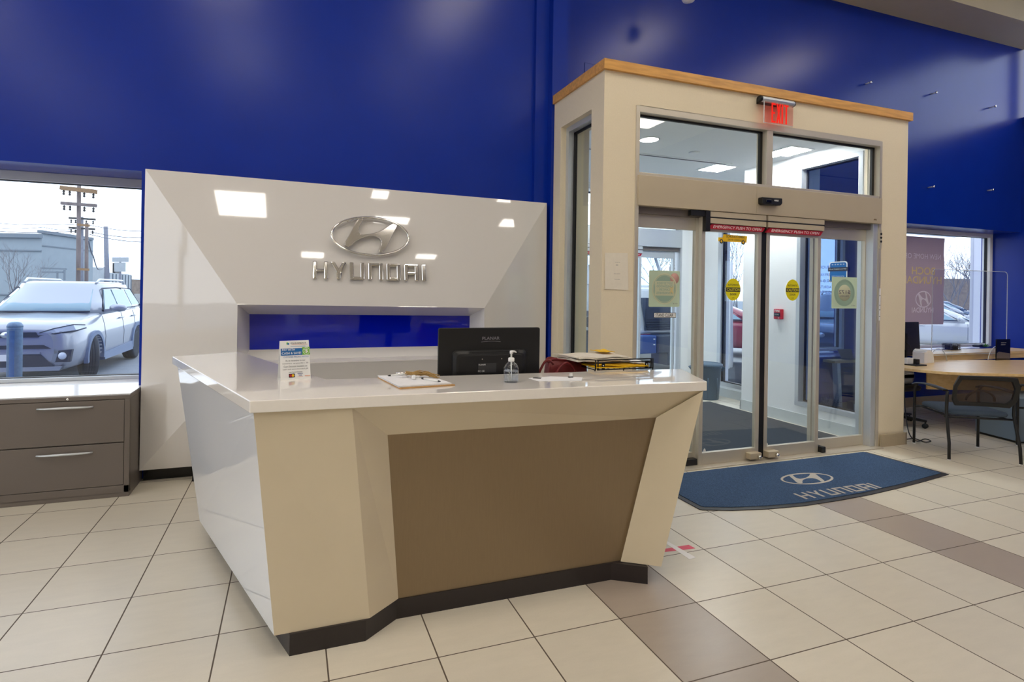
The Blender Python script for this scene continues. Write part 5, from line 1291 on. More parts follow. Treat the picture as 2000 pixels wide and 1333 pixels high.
# small desk seen through the dark vestibule side window
p = at(1622,703,'Z',.74); 
sd = thing('side_desk', 'small maple desk with a pale slab leg, seen through the vestibule side window', 'desk', (5.6,2.95,0))
link('desktop', MB().prism([(4.80,3.06),(5.22,3.06),(5.25,2.78),(4.80,2.35)], 'Z', .70, .74), M['maple_desk'], sd) if False else link('desktop', MB().prism([(5.22,3.09),(5.25,2.94),(5.9,2.94),(5.9,3.09)], 'Z', .705, .74), M['maple_desk'], sd)
link('leg', MB().hexa([V3(5.36,2.95,0),V3(5.42,2.95,0),V3(5.42,3.02,0),V3(5.36,3.02,0),V3(5.30,2.95,.705),V3(5.36,2.95,.705),V3(5.36,3.02,.705),V3(5.30,3.02,.705)]), M['white'], sd)
lp = thing('laptop', 'thin grey laptop half open on the small side desk', 'laptop', (5.6,2.98,.74))
link('base', MB().box(5.50,5.72,2.95,3.04,.741,.752), M['dgrey'], lp, .002); link('lid', MB().hexa([V3(5.50,3.04,.752),V3(5.72,3.04,.752),V3(5.72,3.046,.752),V3(5.50,3.046,.752),V3(5.48,3.08,.87),V3(5.74,3.08,.87),V3(5.74,3.086,.87),V3(5.48,3.086,.87)]), M['grey_metal'], lp)
tn = MB(); random.seed(11); tc_ = at(1618,795,'Z',.12)
for k in range(520):
    a = random.uniform(0,2*PI); el = random.uniform(-.2,1.3); r = random.uniform(.08,.17); c0 = V3(tc_.x+random.uniform(-.08,.08), tc_.y+random.uniform(-.05,.05), .12+random.uniform(-.03,.05))
    d = V3(math.cos(a)*math.cos(el), math.sin(a)*math.cos(el), math.sin(el)*.7)*r; s_ = V3(-math.sin(a),math.cos(a),.3)*.0025
    if c0.z+d.z < .004: d.z = .004-c0.z
    tn.quad(c0-s_, c0+s_, c0+d+s_, c0+d-s_)
tag(link('tinsel_bundle', tn, M['tinsel']), 'bundle of silver tinsel on the floor behind the vestibule side window', 'tinsel')
p = at(1665,815,'Z',0); bx = thing('small_carton', 'small pale carton on the floor behind the vestibule side window', 'box', (p.x,p.y,0))
link('carton_body', MB().box(p.x-.05,p.x+.05,p.y-.04,p.y+.04,0,.21), M['grey_metal'], bx, .002); link('label_patch', MB().box(p.x-.035,p.x+.035,p.y-.0415,p.y-.04,.10,.18).box(p.x-.035,p.x+.035,p.y-.0415,p.y-.04,.03,.06), M['white'], bx)

# banner hanging outside in the office window (reads reversed from inside)
BY = 3.505
b0, b1 = at(1740,462,'Y',BY), at(1845,466,'Y',BY); bb = at(1843,634,'Y',BY)
bn = thing('window_banner', 'purple grey banner with reversed lettering hanging in the office window', 'banner', ((b0.x+b1.x)/2,BY,bb.z))
mb = MB(); N = 10; g = []
for j in range(N+1):
    for i in range(3): g.append(V3(b0.x+(b1.x-b0.x)*i/2+(-.0+.012*math.sin(j*1.3) if i == 2 else 0), BY, bb.z+(b1.z-bb.z)*j/N))
mb.add(g, [(j*3+i,j*3+i+1,(j+1)*3+i+1,(j+1)*3+i) for j in range(N) for i in range(2)])
o_ = link('cloth', mb, M['banner'], bn); o_.modifiers.new('s','SOLIDIFY').thickness = .002
def btxt(s, u0, u1, v0, v1, m, mir=True, **k):
    a, b = at(u0,(v0+v1)/2,'Y',BY-.004), at(u1,(v0+v1)/2,'Y',BY-.004); h_ = at(u0,v0,'Y',BY).z-at(u0,v1,'Y',BY).z
    text(s, ((a.x+b.x)/2, BY-.004, (a.z+b.z)/2), b.x-a.x, h_, m, bn, mirror=mir, **k)
btxt('NEW HOME OF', 1768, 1838, 496, 506, M['bannertext'], bold=.02); btxt('BOCH', 1781, 1826, 522, 537, M['banneryel'], bold=.04); btxt('HYUNDAI', 1768, 1839, 540, 555, M['banneryel'], bold=.04)
a, b = at(1788,585,'Y',BY-.004), at(1819,585,'Y',BY-.004); bx_, bz_, br_ = (a.x+b.x)/2, at(1803,585,'Y',BY).z, (b.x-a.x)/2
lm_ = MB().ellipse_ring(br_, br_*.72, br_*.10, 'Y', BY-.004, BY-.003, 40, (bx_,bz_)); lm_.prism([(bx_-x_*br_, bz_+y_*br_*.72/(EBz/EA)) for x_, y_ in HLs], 'Y', BY-.004, BY-.003)
link('oval_logo', lm_, M['bannertext'], bn); btxt('HYUNDAI', 1781, 1823, 601, 611, M['bannertext'], bold=.03)
# ================================================================== OUTSIDE
def interp(T, x):
    if x <= T[0][0]: return T[0][1:]
    for a, b in zip(T, T[1:]):
        if x <= b[0]:
            t = (x-a[0])/(b[0]-a[0]); return tuple(p*(1-t)+q*t for p, q in zip(a[1:], b[1:]))
    return T[-1][1:]
def car(name, label, pos, heading, paint, kind='suv', detail=2, group=None, pale=True):
    """local frame: front bumper at x=0 looking to -x, y = left/right, wheels on z=0; root at front axle centre"""
    suv = kind == 'suv'
    Lc = 4.6; FA = .90; RA = 3.56
    H = 1.66 if suv else 1.42; belt = 1.08 if suv else .92; hood = .98 if suv else .80
    W = .92 if suv else .90
    # x, half width, z bottom, z mid crease, z top
    T = [(0, .62, .34, .60, hood-.16), (.05, .74, .26, .62, hood-.08), (.20, .85, .22, .66, hood-.02), (.45, W*.985, .22, .70, hood+.01), (.95, W, .22, .74, hood+.05), (1.40, W, .24, .76, belt),
         (2.4, W, .24, .78, belt+.02), (3.4, W, .24, .80, belt+.04), (4.1, W*.985, .26, .82, belt+.03), (4.45, W*.93, .30, .82, belt-.02), (4.58, .78, .38, .80, belt-.12)]
    xs = [0, .05, .12, .2, .32, .45, .6, .8, .95, 1.15, 1.4, 1.7, 2.0, 2.4, 2.8, 3.1, 3.4, 3.75, 4.1, 4.3, 4.45, 4.58]
    rings = []
    for x in xs:
        w, zb, zc, zt = interp(T, x)
        half = [(0, zb), (w*.80, zb), (w*.94, zb+.06), (w*.985, zb+.18), (w, zc-.10), (w*.985, zc), (w*.975, zc+.10), (w*.93, zt-.05), (w*.86, zt-.005), (w*.55, zt+.03), (0, zt+.045)]
        ring = [V3(x, y, z) for y, z in half]+[V3(x, -y, z) for y, z in half[-2:0:-1]]
        rings.append(ring)
    o = thing(name, label, 'car', (0,0,0), group); OFF[o.name] = Vector((0,0,0))
    body = link('car_body', MB().loft(rings), paint, o)
    # wheel wells
    for xa in (FA, RA):
        for s in (-1, 1):
            cu = link('cut', MB().lathe([(0, s*.60), (.375, s*.60), (.375, s*1.1), (0, s*1.1)], (xa, 0, .355), 32, 'Y'), paint, None)
            m = body.modifiers.new('well', 'BOOLEAN'); m.operation = 'DIFFERENCE'; m.object = cu; m.solver = 'EXACT'
            dg = bpy.context.evaluated_depsgraph_get(); me = bpy.data.meshes.new_from_object(body.evaluated_get(dg)); body.modifiers.clear(); body.data = me; bpy.data.objects.remove(cu)
    if suv: tr0, tr1, r0_, r1_ = 1.28, 1.98, 3.95, 4.42
    else: tr0, tr1, r0_, r1_ = 1.30, 2.05, 3.30, 4.10
    wb, wr_ = W*.90, W*.70
    # cabin loft
    cr = []
    for z, g in ((belt-.02, 0), (belt+.2, .35), (H-.14, .86), (H-.05, .97), (H-.0, 1.10)):
        t = min(g, 1); xa = tr0+(tr1-tr0)*t+(.10 if g > 1 else 0); xb = r1_+(r0_-r1_)*t-(.12 if g > 1 else 0); y = wb+(wr_-wb)*t-(.10 if g > 1 else 0)
        cr.append([V3(xa, -y*.80, z), V3(xa-.06, -y*.4, z), V3(xa-.08, 0, z), V3(xa-.06, y*.4, z), V3(xa, y*.80, z), V3(xa+.18, y, z), V3((xa+xb)/2, y*1.01, z), V3(xb-.2, y*.97, z), V3(xb, y*.75, z), V3(xb+.03, 0, z), V3(xb, -y*.75, z), V3(xb-.2, -y*.97, z), V3((xa+xb)/2, -y*1.01, z), V3(xa+.18, -y, z)])
    link('cabin', MB().loft(cr), paint, o)
    def P(t, x, s):   # point on side of greenhouse; t 0 belt..1 roof
        return V3(x, s*(wb+(wr_-wb)*t*.97+.013), belt+(H-.10-belt)*t)
    gm = M['carglass2'] if pale else M['carglass']
    th = lambda t: tr0+(tr1-tr0)*t
    tb = lambda t: r1_+(r0_-r1_)*t
    # windscreen as curved strip
    ws = MB(); rows = []
    for t in (.10, .5, .95):
        y = (wb+(wr_-wb)*t); rows.append([V3(th(t)-.045-.085*(1-(k/4-1)**2)+.015, y*.86*(k/4-1), belt-.02+(H-.12-belt)*t+.02) for k in range(9)])
    ws.loft([r for r in rows], cap=False, closed=False); w_ = link('windscreen', ws, gm, o); w_.modifiers.new('s','SOLIDIFY').thickness = .012; w_.modifiers['s'].offset = 0
    fw = MB(); fw.tube([rows[0][k]+V3(-.012,0,-.012) for k in range(9)], .016, 6); link('cowl_trim', fw, M['cardark'], o)
    for s in (-1, 1):
        pb = 2.55; pc_ = 3.45
        def win(nm, x0b, x1b, x0t, x1t, t0=.13, t1=.90):
            q = [P(t0, x0b, s), P(t0, x1b, s), P(t1, x1t, s), P(t1, x0t, s)]
            g_ = link(nm, MB().add(q+[p+V3(0,s*.012,0) for p in q], [(0,1,2,3),(7,6,5,4),(0,4,5,1),(1,5,6,2),(2,6,7,3),(3,7,4,0)]), gm, o); return g_
        win('side_window', th(.13)+.30, pb-.06, th(.9)+.16, pb-.10); win('side_window', pb, pc_-.02, pb-.02, pc_-.14)
        if suv: win('side_window', pc_+.06, 4.10, pc_-.04, 3.82, .20)
        fr_ = MB(); pts = [P(.08, th(.1)+.20, s), P(.95, th(.95)+.08, s), P(.98, 2.9, s), P(.93, 3.86 if suv else 3.2, s), P(.12, 4.15 if suv else 3.85, s)]
        link('window_trim', fr_.tube([p+V3(0,s*.004,0) for p in pts], .012, 6, closed=True), M['cardark'], o)
        # doors: seams, handles
        sm_ = MB()
        for x in (1.42, 2.55, 3.40):
            w0_, zb_, zc_, zt_2 = interp(T, x); sm_.tube([V3(x, s*(y_+.001), z_) for y_, z_ in ((w0_*.985, zb_+.18), (w0_, zc_-.10), (w0_*.985, zc_), (w0_*.975, zc_+.10), (w0_*.93, zt_2-.05))], .004, 5)
        link('door_seam', sm_, M['cardark'], o)
        for x in (2.34, 3.22): link('door_handle', MB().tube([V3(x,s*W*.965,belt-.13), V3(x+.04,s*(W*.985+.02),belt-.125), V3(x+.14,s*(W*.985+.02),belt-.12), V3(x+.18,s*W*.965,belt-.12)], .014, 8), M['alum_cool'] if suv else paint, o)
        # mirror
        mr_ = MB(); c0 = V3(1.62, s*(W+.12), belt+.09)
        rg = [[c0+V3(dx_+a*.5, s*(dy), 0)+V3(r*.9*math.cos(k*PI/6)*.55, 0, r*math.sin(k*PI/6)*.62) for k in range(12)] for dx_, dy, r, a in ((0,-.12,.05,0),(0,-.08,.10,0),(0,.04,.12,0),(.01,.12,.09,0),(.02,.15,.03,0))]
        link('mirror', mr_.loft(rg).beam(V3(1.60,s*(W-.10),belt+.03), c0-V3(0,s*.06,.03), .05, .04), paint, o)
        # wheels and arches
        for xa, st in ((FA, .46 if detail > 1 else 0), (RA, 0)):
            c0 = V3(xa, s*(W-.12), .355)
            ty = MB().lathe([(.20,-.11),(.30,-.115),(.345,-.105),(.357,-.07),(.357,.07),(.345,.105),(.30,.115),(.20,.11)], (0,0,0), 36, 'Y')
            if detail > 1:
                for k in range(4): ty.lathe([(.3585,-.066+.036*k),(.3600,-.064+.036*k),(.3600,-.040+.036*k),(.3585,-.038+.036*k)], (0,0,0), 36, 'Y')
            rim = MB().lathe([(0,s*.045),(.05,s*.06),(.06,s*.05)], (0,0,0), 20, 'Y').lathe([(.205,s*.10),(.225,s*.112),(.232,s*.10),(.225,s*-.05)], (0,0,0), 36, 'Y')
            for k in range(5):
                for dd in (-.13, .13):
                    a = 2*PI*k/5+dd; d = V3(math.cos(a),0,math.sin(a)); rim.beam(d*.03+V3(0,s*.055,0), d*.222+V3(0,s*.095,0), .026, .02, (0,1,0))
            hubd = MB().lathe([(0,s*-.02),(.225,s*-.02)], (0,0,0), 30, 'Y')
            mt = Matrix.Translation(c0) @ Matrix.Rotation(st, 4, 'Z')
            t_ = link('tyre', ty.xf(mt), M['tyre'], o); link('rim', rim.xf(mt), M['rim'], t_); link('hub_back', hubd.xf(mt), M['cardark'], t_)
            if suv:
                arc = MB(); n = 18
                for k in range(n):
                    a0, a1 = -.18+(PI+.36)*k/n, -.18+(PI+.36)*(k+1)/n
                    q = [(xa+r*math.cos(a), .355+r*math.sin(a)) for r, a in ((.375,a0),(.445,a0),(.445,a1),(.375,a1))]
                    arc.prism(q, 'Y', s*(W*.95), s*(W+.018))
                link('arch_cladding', arc, M['grey_arch'], o)
        if suv:
            link('sill_cladding', MB().hexa([V3(FA+.42,s*(W*.9),.22), V3(RA-.42,s*(W*.9),.22), V3(RA-.42,s*(W+.02),.24), V3(FA+.42,s*(W+.02),.24), V3(FA+.44,s*(W*.95),.36), V3(RA-.44,s*(W*.95),.42), V3(RA-.44,s*(W+.012),.42), V3(FA+.44,s*(W+.012),.36)]), M['grey_arch'], o)
            link('roof_rail', MB().tube([V3(2.05,s*wr_*.88,H-.03), V3(2.2,s*wr_*.90,H+.045), V3(3.7,s*wr_*.90,H+.04), V3(3.9,s*wr_*.88,H-.04)], .020, 8), M['alum_cool'], o)
        # head lamp: wraps the corner
        hl_ = [V3(.035,s*.38,hood-.20), V3(.055,s*.62,hood-.16), V3(.20,s*.835,hood-.13), V3(.42,s*.90,hood-.10), V3(.42,s*.885,hood-.05), V3(.17,s*.80,hood-.03), V3(.04,s*.58,hood-.085), V3(.03,s*.40,hood-.15)]
        ct = sum(hl_, Vector())/8; q = [p+V3(-.03, s*.022, 0) for p in hl_]
        m_ = MB().add(q+[V3(.3, s*.4, p.z) for p in hl_], [(0,1,6,7),(1,2,5,6),(2,3,4,5)]+[(i,(i+1)%8,8+(i+1)%8,8+i) for i in range(8)])
        hlp = link('head_lamp', m_, M['lamp_glass'], o)
        link('lamp_trim', MB().tube([q[i] for i in (0,1,2,3)], .012, 6).tube([q[i] for i in (7,6,5,4)], .008, 6), M['cardark'], hlp)
        if suv:
            fg = link('fog_lamp_recess', MB().prism([(s*.60,.36),(s*.82,.36),(s*.85,.56),(s*.52,.53)], 'X', .02, .10).xf(Matrix.Identity(4)), M['cardark'], o)
            link('fog_lamp', MB().lathe([(0,.002),(.05,.004),(.06,.02)], (0.0,s*.72,.46), 18, 'X'), M['lamp_glass'], fg)
    # front face: grille slots, lower intake, plate
    gr_ = MB(); gr_.prism([(-.42,hood-.22),(.42,hood-.22),(.38,hood-.14),(-.38,hood-.14)], 'X', -.012, .05)
    gr_.prism([(-.58,hood-.40),(.58,hood-.40),(.48,hood-.34),(-.48,hood-.34)], 'X', -.012, .06)
    link('upper_grille', gr_, M['cardark'], o)
    link('lower_intake', MB().prism([(-.62,.30),(.62,.30),(.44,.50),(-.44,.50)], 'X', -.016, .08), M['cardark'], o)
    link('bumper_bar', MB().prism([(-.70,.235),(.70,.235),(.74,.30),(-.74,.30)], 'X', -.03, .10).beam(V3(-.012,-.44,.515), V3(-.012,.44,.515), .03, .03), M['carsilver'] if suv else paint, o)
    link('badge', MB().lathe([(0,-.022),(.06,-.018),(.065,0)], (0,0,hood-.18), 24, 'X', sx=1.2, sy=.8), M['rim'], o)
    link('number_plate', MB().box(-.03,-.014,-.16,.16,.40,.50), M['white'], o)
    o.location = pos; o.rotation_euler = (0,0,heading)
    # shift so that root = front axle
    R = Matrix.Rotation(heading, 4, 'Z'); o.location = Vector(pos)-(R @ V3(FA, 0, 0))
    return o
M['grey_arch'] = mat('grey wheel arch cladding', (104,122,152), .5)
def heading_between(front, rear):
    d = rear-front; return math.atan2(d.y, d.x)
# silver SUV beyond the left window: near front wheel and near rear wheel on the ground
wf, wr2 = ground(9.45, -6.80), ground(11.85, -7.62)
hd = heading_between(wf, wr2); nrm = V3(-math.sin(hd), math.cos(hd), 0)     # local +y
side = 1 if nrm.dot(V3(_R0.x,_R0.y,0)) > 0 else -1
fa = wf-nrm*side*.80
car('silver_suv', 'silver suv with roof rails parked outside the left window behind the bollard', tuple(fa), hd, M['carsilver'], 'suv', 2)
# bollard
bp2 = at(34,760,'Z',0); bc = CAM+(bp2-CAM)*1.0; bc = ground(7.6, -6.50)
bo_ = thing('bollard', 'weathered blue and grey steel bollard outside the left window', 'bollard', tuple(bc))
u0 = at(18,700,'Y',bc.y).x; u1 = at(50,700,'Y',bc.y).x; rb_ = (u1-u0)/2*.93
zt_ = 1.0
tz = vtop = pix_at_depth(34, 629, (bc-CAM).dot(cF)).z
link('post', MB().lathe([(rb_,0),(rb_,tz-.10),(rb_*1.03,tz-.095),(rb_*1.03,tz-.075)], bc, 32), M['bollard'], bo_)
link('dome_cap', MB().lathe([(rb_*1.05,tz-.075),(rb_*1.03,tz-.05),(rb_*.8,tz-.015),(rb_*.4,tz),(0,tz)], bc, 32), M['bollard'], bo_)
sp3 = MB(); a0 = math.atan2(CAM.y-bc.y, CAM.x-bc.x)
for k in range(6):
    a, b = a0-.75+k*.12, a0-.75+(k+1)*.12
    sp3.quad(bc+V3(rb_*1.004*math.cos(a),rb_*1.004*math.sin(a),0), bc+V3(rb_*1.004*math.cos(b),rb_*1.004*math.sin(b),0), bc+V3(rb_*1.004*math.cos(b),rb_*1.004*math.sin(b),tz-.12), bc+V3(rb_*1.004*math.cos(a),rb_*1.004*math.sin(a),tz-.12))
link('worn_stripe', sp3, M['bollardstripe'], bo_)

# industrial building, left window
def bpx(u, v, depth): return pix_at_depth(u, v, depth)
bl = thing('warehouse_building', 'large pale blue grey warehouse with flat roof behind the silver suv', 'building', tuple(ground(48,-40)))
D0, D1 = 44, 52
pA, pB, pC = bpx(-260,450,D0), bpx(82,458,D0), bpx(182,466,D1)
zA, zB, zC = pA.z, bpx(82,459,D0).z, bpx(150,466,D1).z
def wallblock(p, q, z, m, par, nm, depth=14, z0=0):
    n = (q-CAM); n.z = 0; n.normalize()
    return link(nm, MB().hexa([on(p,z0), on(q,z0), on(q+n*depth,z0), on(p+n*depth,z0), on(p,z), on(q,z), on(q+n*depth,z), on(p+n*depth,z)]), m, par)
wallblock(pA, pB, zB, M['bldg'], bl, 'front_wall'); 
pB2 = bpx(81,462,D0+1.5); wallblock(pB2, pC, zC, M['bldg'], bl, 'side_wall', 4)
link('parapet', MB().beam(on(pA,zB-.1)+cF*-.1, on(pB,zB-.1)+cF*-.1, .4, .35).beam(on(pB2,zC-.05)-cF*.2, on(pC,zC-.05)-cF*.2, .4, .25), M['bldg_line'], bl)
jt = MB()
for dz_ in (1.3, 4.9): jt.beam(on(pA,zB-dz_)-cF*.06, on(pB,zB-dz_)-cF*.06, .1, .10)
for dz_ in (1.2, 4.6): jt.beam(on(pB2,zC-dz_)-cF*.06, on(pC,zC-dz_)-cF*.06, .1, .10)
link('wall_joint', jt, M['bldg_line'], bl)
pr = MB(); 
for (u0_,v0_,u1_,v1_) in ((80,524,130,526),(112,530,112,548),(126,528,126,548),(82,532,124,532)): pr.beam(bpx(u0_,v0_,43), bpx(u1_,v1_,43), .12, .12)
link('gas_pipe', pr, M['bldg_line'], bl)
b2 = thing('white_outbuilding', 'low white corrugated outbuilding to the right of the utility poles', 'building', tuple(ground(62,-40)))
wallblock(bpx(206,530,56), bpx(256,542,66), bpx(230,534,60).z, M['bldg_white'], b2, 'front_wall', 8)
wallblock(bpx(178,524,54), bpx(206,530,56), bpx(190,522,54).z, M['bldg_white'], b2, 'annex_wall', 5)
rb3 = MB()
for k in range(9):
    p = bpx(206,560,56).lerp(bpx(256,560,66), k/8); rb3.box(p.x-.08,p.x+.08,p.y-.15,p.y-.05,0,bpx(230,534,60).z-.1)
link('wall_rib', rb3, M['bldg_line'], b2)
link('roof_unit', MB().box(*sorted((bpx(220,520,60).x,bpx(225,520,60).x)), bpx(222,520,60).y, bpx(222,520,60).y+1.5, bpx(230,534,60).z-.3, bpx(222,514,60).z), M['dgrey'], b2)
hb_ = MB(); p0, p1 = bpx(255,545,90), bpx(300,545,96); 
tag(wallblock(bpx(252,547,90), bpx(330,549,96), bpx(262,546,90).z, M['bark_brown'], None, 'brush_bank', 10), 'brown bare brush bank at the far right of the left window', 'brush')
tag(wallblock(bpx(262,573,40), bpx(420,573,40), bpx(262,574,40).z, M['concrete'], None, 'low_wall', .3), 'low pale concrete wall far beyond the suv bonnet', 'wall')
# utility poles
def pole(label, ub, vt, ut, depth, r, m, arms=(), nm='utility_pole', parts=True):
    b = bpx(ub, 560, depth); t = bpx(ut, vt, depth); base = on(b, 0); top = V3(t.x, t.y, t.z)
    o = thing(nm, label, 'utility pole', tuple(base), 'utility poles beyond the left window')
    link('shaft', MB().tube([base, base.lerp(top,.5), top], [r, r*.93, r*.82], 12), m, o)
    for (u0_, v0_, u1_, v1_, mm, th_) in arms:
        p, q = bpx(u0_, v0_, depth-.25), bpx(u1_, v1_, depth-.25)
        ca = link('crossarm', MB().beam(p, q, th_, th_*1.1), mm, o)
        for t_ in (.08, .25, .66, .92): 
            i_ = p.lerp(q, t_); link('insulator', MB().lathe([(.03,0),(.055,.05),(.03,.10),(.055,.16),(.02,.22)], i_-V3(0,0,.30), 8), M['dgrey'], ca)
    return o
pole('tallest weathered wooden utility pole with two pairs of crossarms', 153, 356, 154.5, 24, .075*1.25, M['woodpole'], ((119,367,188,375,M['crossarm'],.16),(120,397,188,402,M['woodpole'],.12)))
pole('slim grey utility pole directly behind the tallest wooden pole', 160, 424, 160, 33, .10, M['greypole'], ((135,426,186,429,M['dgrey'],.10),(135,445,185,448,M['dgrey'],.10)))
pole('short stub utility pole strapped to the tallest pole by timber blocks', 169, 436, 169.5, 24.5, .075*1.1, M['woodpole'])
tag(link('timber_brace', MB().beam(bpx(152,439,23.8), bpx(174,441,23.8), .10, .10).beam(bpx(152,526,23.8), bpx(173,527,23.8), .10, .10), M['crossarm']), 'two short timber braces joining the stub pole to the tallest pole', 'brace')
pole('leaning grey utility pole on the right with no crossarms', 211, 443, 206.5, 46, .20, M['greypole'])
def cable(label, pts, depth, r=.018):
    P_ = [bpx(u, v, d) for (u, v), d in zip(pts, depth)]; Q = []
    for i in range(len(P_)-1):
        for k in range(8): t = k/8; Q.append(P_[i].lerp(P_[i+1], t)-V3(0,0,.12*math.sin(PI*t)))
    Q.append(P_[-1]); return tag(link('overhead_cable', MB().tube(Q, r, 5), M['wire']), label, 'cable')
cable('upper overhead cable running left from the poles to the edge', [(-30,434),(150,438)], (36,33)); cable('second overhead cable left of the poles, above the warehouse roof', [(-30,443),(85,444),(150,447)], (36,35,33)); cable('lowest overhead cable left of the poles just above the roof', [(-30,450),(150,452)], (36,33), .024)
cable('upper overhead cable from the grey pole to the right window edge', [(175,440),(300,452)], (33,30)); cable('middle overhead cable from the grey pole to the right window edge', [(175,453),(300,465)], (33,30), .022); cable('lower overhead cable from the grey pole to the right window edge', [(175,458),(300,474)], (33,30), .022)
cable('slack cable loop hanging from the stub pole', [(173,470),(182,500),(192,527),(205,520)], (24,26,36,44), .03)
# road sign
sgp = ground(38,-27); o = thing('road_sign', 'back of a grey road sign on a post beyond the suv roof', 'road sign', tuple(on(bpx(235,560,38),0)))
link('post', MB().tube([on(bpx(235,560,38),0), bpx(235,503,38)], .07, 8), M['greypole'], o)
def panelbox(u0_, v0_, u1_, v1_, d): 
    a, b, c, e = bpx(u0_,v0_,d), bpx(u1_,v0_,d), bpx(u1_,v1_,d), bpx(u0_,v1_,d); n = cF*.04; return MB().hexa([e,c,c+n,e+n,a,b,b+n,a+n])
link('sign_plate', panelbox(219,503,251,512,37.9), M['bldg_white'], o); link('sign_plate', panelbox(223,513,245,531,37.9), M['bldg_white'], o)
# bare trees
def tree(label, base, h, n, seed, m=None, r0=.05, spread=.6, name='bare_tree', depth=4):
    random.seed(seed); mb = MB(); m = m or M['bark']
    def br(p, d, L, r, k):
        q = p+d*L; mb.tube([p, (p+q)/2+V3(random.uniform(-.03,.03)*L,random.uniform(-.03,.03)*L,0), q], [r, r*.8, r*.6], 4, cap=False)
        if k == 0: return
        for _ in range(random.choice((2,3))):
            dd = (d+V3(random.uniform(-1,1),random.uniform(-1,1),random.uniform(-.2,.6))*spread).normalized(); br(p.lerp(q,random.uniform(.6,1)), dd, L*random.uniform(.6,.8), r*.6, k-1)
    for i in range(n): br(V3(base[0]+random.uniform(-.2,.2), base[1]+random.uniform(-.2,.2), base[2]), V3(random.uniform(-.4,.4),random.uniform(-.4,.4),1).normalized(), h*.42, r0, depth)
    return tag(link(name, mb, m), label, 'tree', )
p = bpx(45,560,26); tree('bare leafless small tree standing between the suv roof and the warehouse', (p.x,p.y,0), 3.1, 3, 4, r0=.035, depth=5)
# ---- things outside the sliding doors
# white truck: nearest corner, front faces right
tc0 = V3(5.03, 7.11, 0)           # near front corner (driver side) on the ground
tf = V3(.86, -.51, 0)*-1        # direction from front to rear? computed below
fd = V3(.80, .60, 0)             # along the front face (left to right in picture, receding)
bd_ = V3(-.60, .80, 0)           # from front towards the rear of the truck
fd, bd_ = V3(.9923,.1213,0).normalized(), V3(-.1213,.9923,0).normalized()
trk = thing('white_truck', 'white heavy truck with black ribbed grille and blue bumper outside the street doors', 'truck', tuple(tc0))
def TP(a, b, z): return tc0+fd*a+bd_*b+V3(0,0,z)
def tbox(a0,a1,b0,b1,z0,z1, ta=0, tb=0):
    return MB().hexa([TP(a0,b0,z0),TP(a1,b0,z0),TP(a1,b1,z0),TP(a0,b1,z0),TP(a0+ta,b0+tb,z1),TP(a1-ta,b0+tb,z1),TP(a1-ta,b1,z1),TP(a0+ta,b1,z1)])
link('hood', tbox(.10,2.05,0.0,1.8,.75,1.72,.12,.30), M['truckwhite'], trk, .08, 3)
gsl = tbox(.34,1.80,-.03,.03,.82,1.50,.04,.24)
link('grille', gsl, M['cardark'], trk)
sl = MB()
for k in range(13):
    z_ = .86+.047*k; b_ = -.045+.24*(z_-.82)/.68; sl.beam(TP(.37,b_,z_), TP(1.77,b_,z_), .02, .022)
link('grille_slats', sl, M['tyre'], trk)
link('bumper', tbox(-.05,.42,-.25,.05,.38,.74), M['truckblue'], trk, .02); link('bumper', tbox(.425,2.25,-.25,.05,.38,.74), M['cardark'], trk, .02)
link('step_block', tbox(.75,2.3,-.22,.25,.12,.70), M['cardark'], trk)
for z_ in (.55, .66): link('bolt', MB().lathe([(.02,0),(.02,.02)], TP(.34,-.26,z_), 8), M['white'], trk)
link('cab', tbox(0,2.42,1.5,3.6,.72,1.80), M['truckwhite'], trk, .04)
link('cab_roof', tbox(.14,2.28,1.72,3.55,2.62,2.78), M['truckwhite'], trk, .05)
pl_ = MB()
for a0_, a1_ in ((.0,.14),(2.42,2.28)):
    pl_.beam(TP(a0_+.03*(1 if a0_ < 1 else -1),1.52,1.78), TP(a1_,1.80,2.66), .09, .07); pl_.beam(TP(a0_+.03*(1 if a0_ < 1 else -1),2.7,1.78), TP(a1_,2.7,2.66), .07, .07); pl_.beam(TP(a0_+.03*(1 if a0_ < 1 else -1),3.55,1.78), TP(a1_,3.5,2.66), .10, .07)
link('cab_pillar', pl_, M['truckwhite'], trk)
link('windscreen', MB().hexa([TP(.05,1.52,1.78),TP(2.36,1.52,1.78),TP(2.36,1.54,1.78),TP(.05,1.54,1.78),TP(.16,1.78,2.64),TP(2.26,1.78,2.64),TP(2.26,1.80,2.64),TP(.16,1.80,2.64)]), M['winglass'], trk)
link('door_window', MB().hexa([TP(.02,1.66,1.80),TP(.02,2.66,1.80),TP(.04,2.66,1.80),TP(.04,1.66,1.80),TP(.13,1.86,2.60),TP(.13,2.66,2.60),TP(.15,2.66,2.60),TP(.15,1.86,2.60)]), M['carglass'], trk)
link('sun_visor', MB().hexa([TP(.10,1.50,2.52),TP(2.32,1.50,2.52),TP(2.32,1.80,2.66),TP(.10,1.80,2.66),TP(.10,1.50,2.56),TP(2.32,1.50,2.56),TP(2.32,1.80,2.72),TP(.10,1.80,2.72)]), M['cardark'], trk)
for s_, a_0 in ((1,-.32),(2,2.74)):
    mi = link('mirror', MB().hexa([TP(a_0-.09,1.62,1.86),TP(a_0+.09,1.62,1.86),TP(a_0+.09,1.74,1.86),TP(a_0-.09,1.74,1.86),TP(a_0-.09,1.62,2.36),TP(a_0+.09,1.62,2.36),TP(a_0+.09,1.74,2.36),TP(a_0-.09,1.74,2.36)]), M['chrome'], trk, .03)
    link('mirror_arm', MB().tube([TP(.0 if s_ == 1 else 2.42,1.7,1.80), TP(a_0,1.68,1.80), TP(a_0,1.68,2.40), TP(.10 if s_ == 1 else 2.32,1.8,2.46)], .015, 6), M['chrome'], mi)
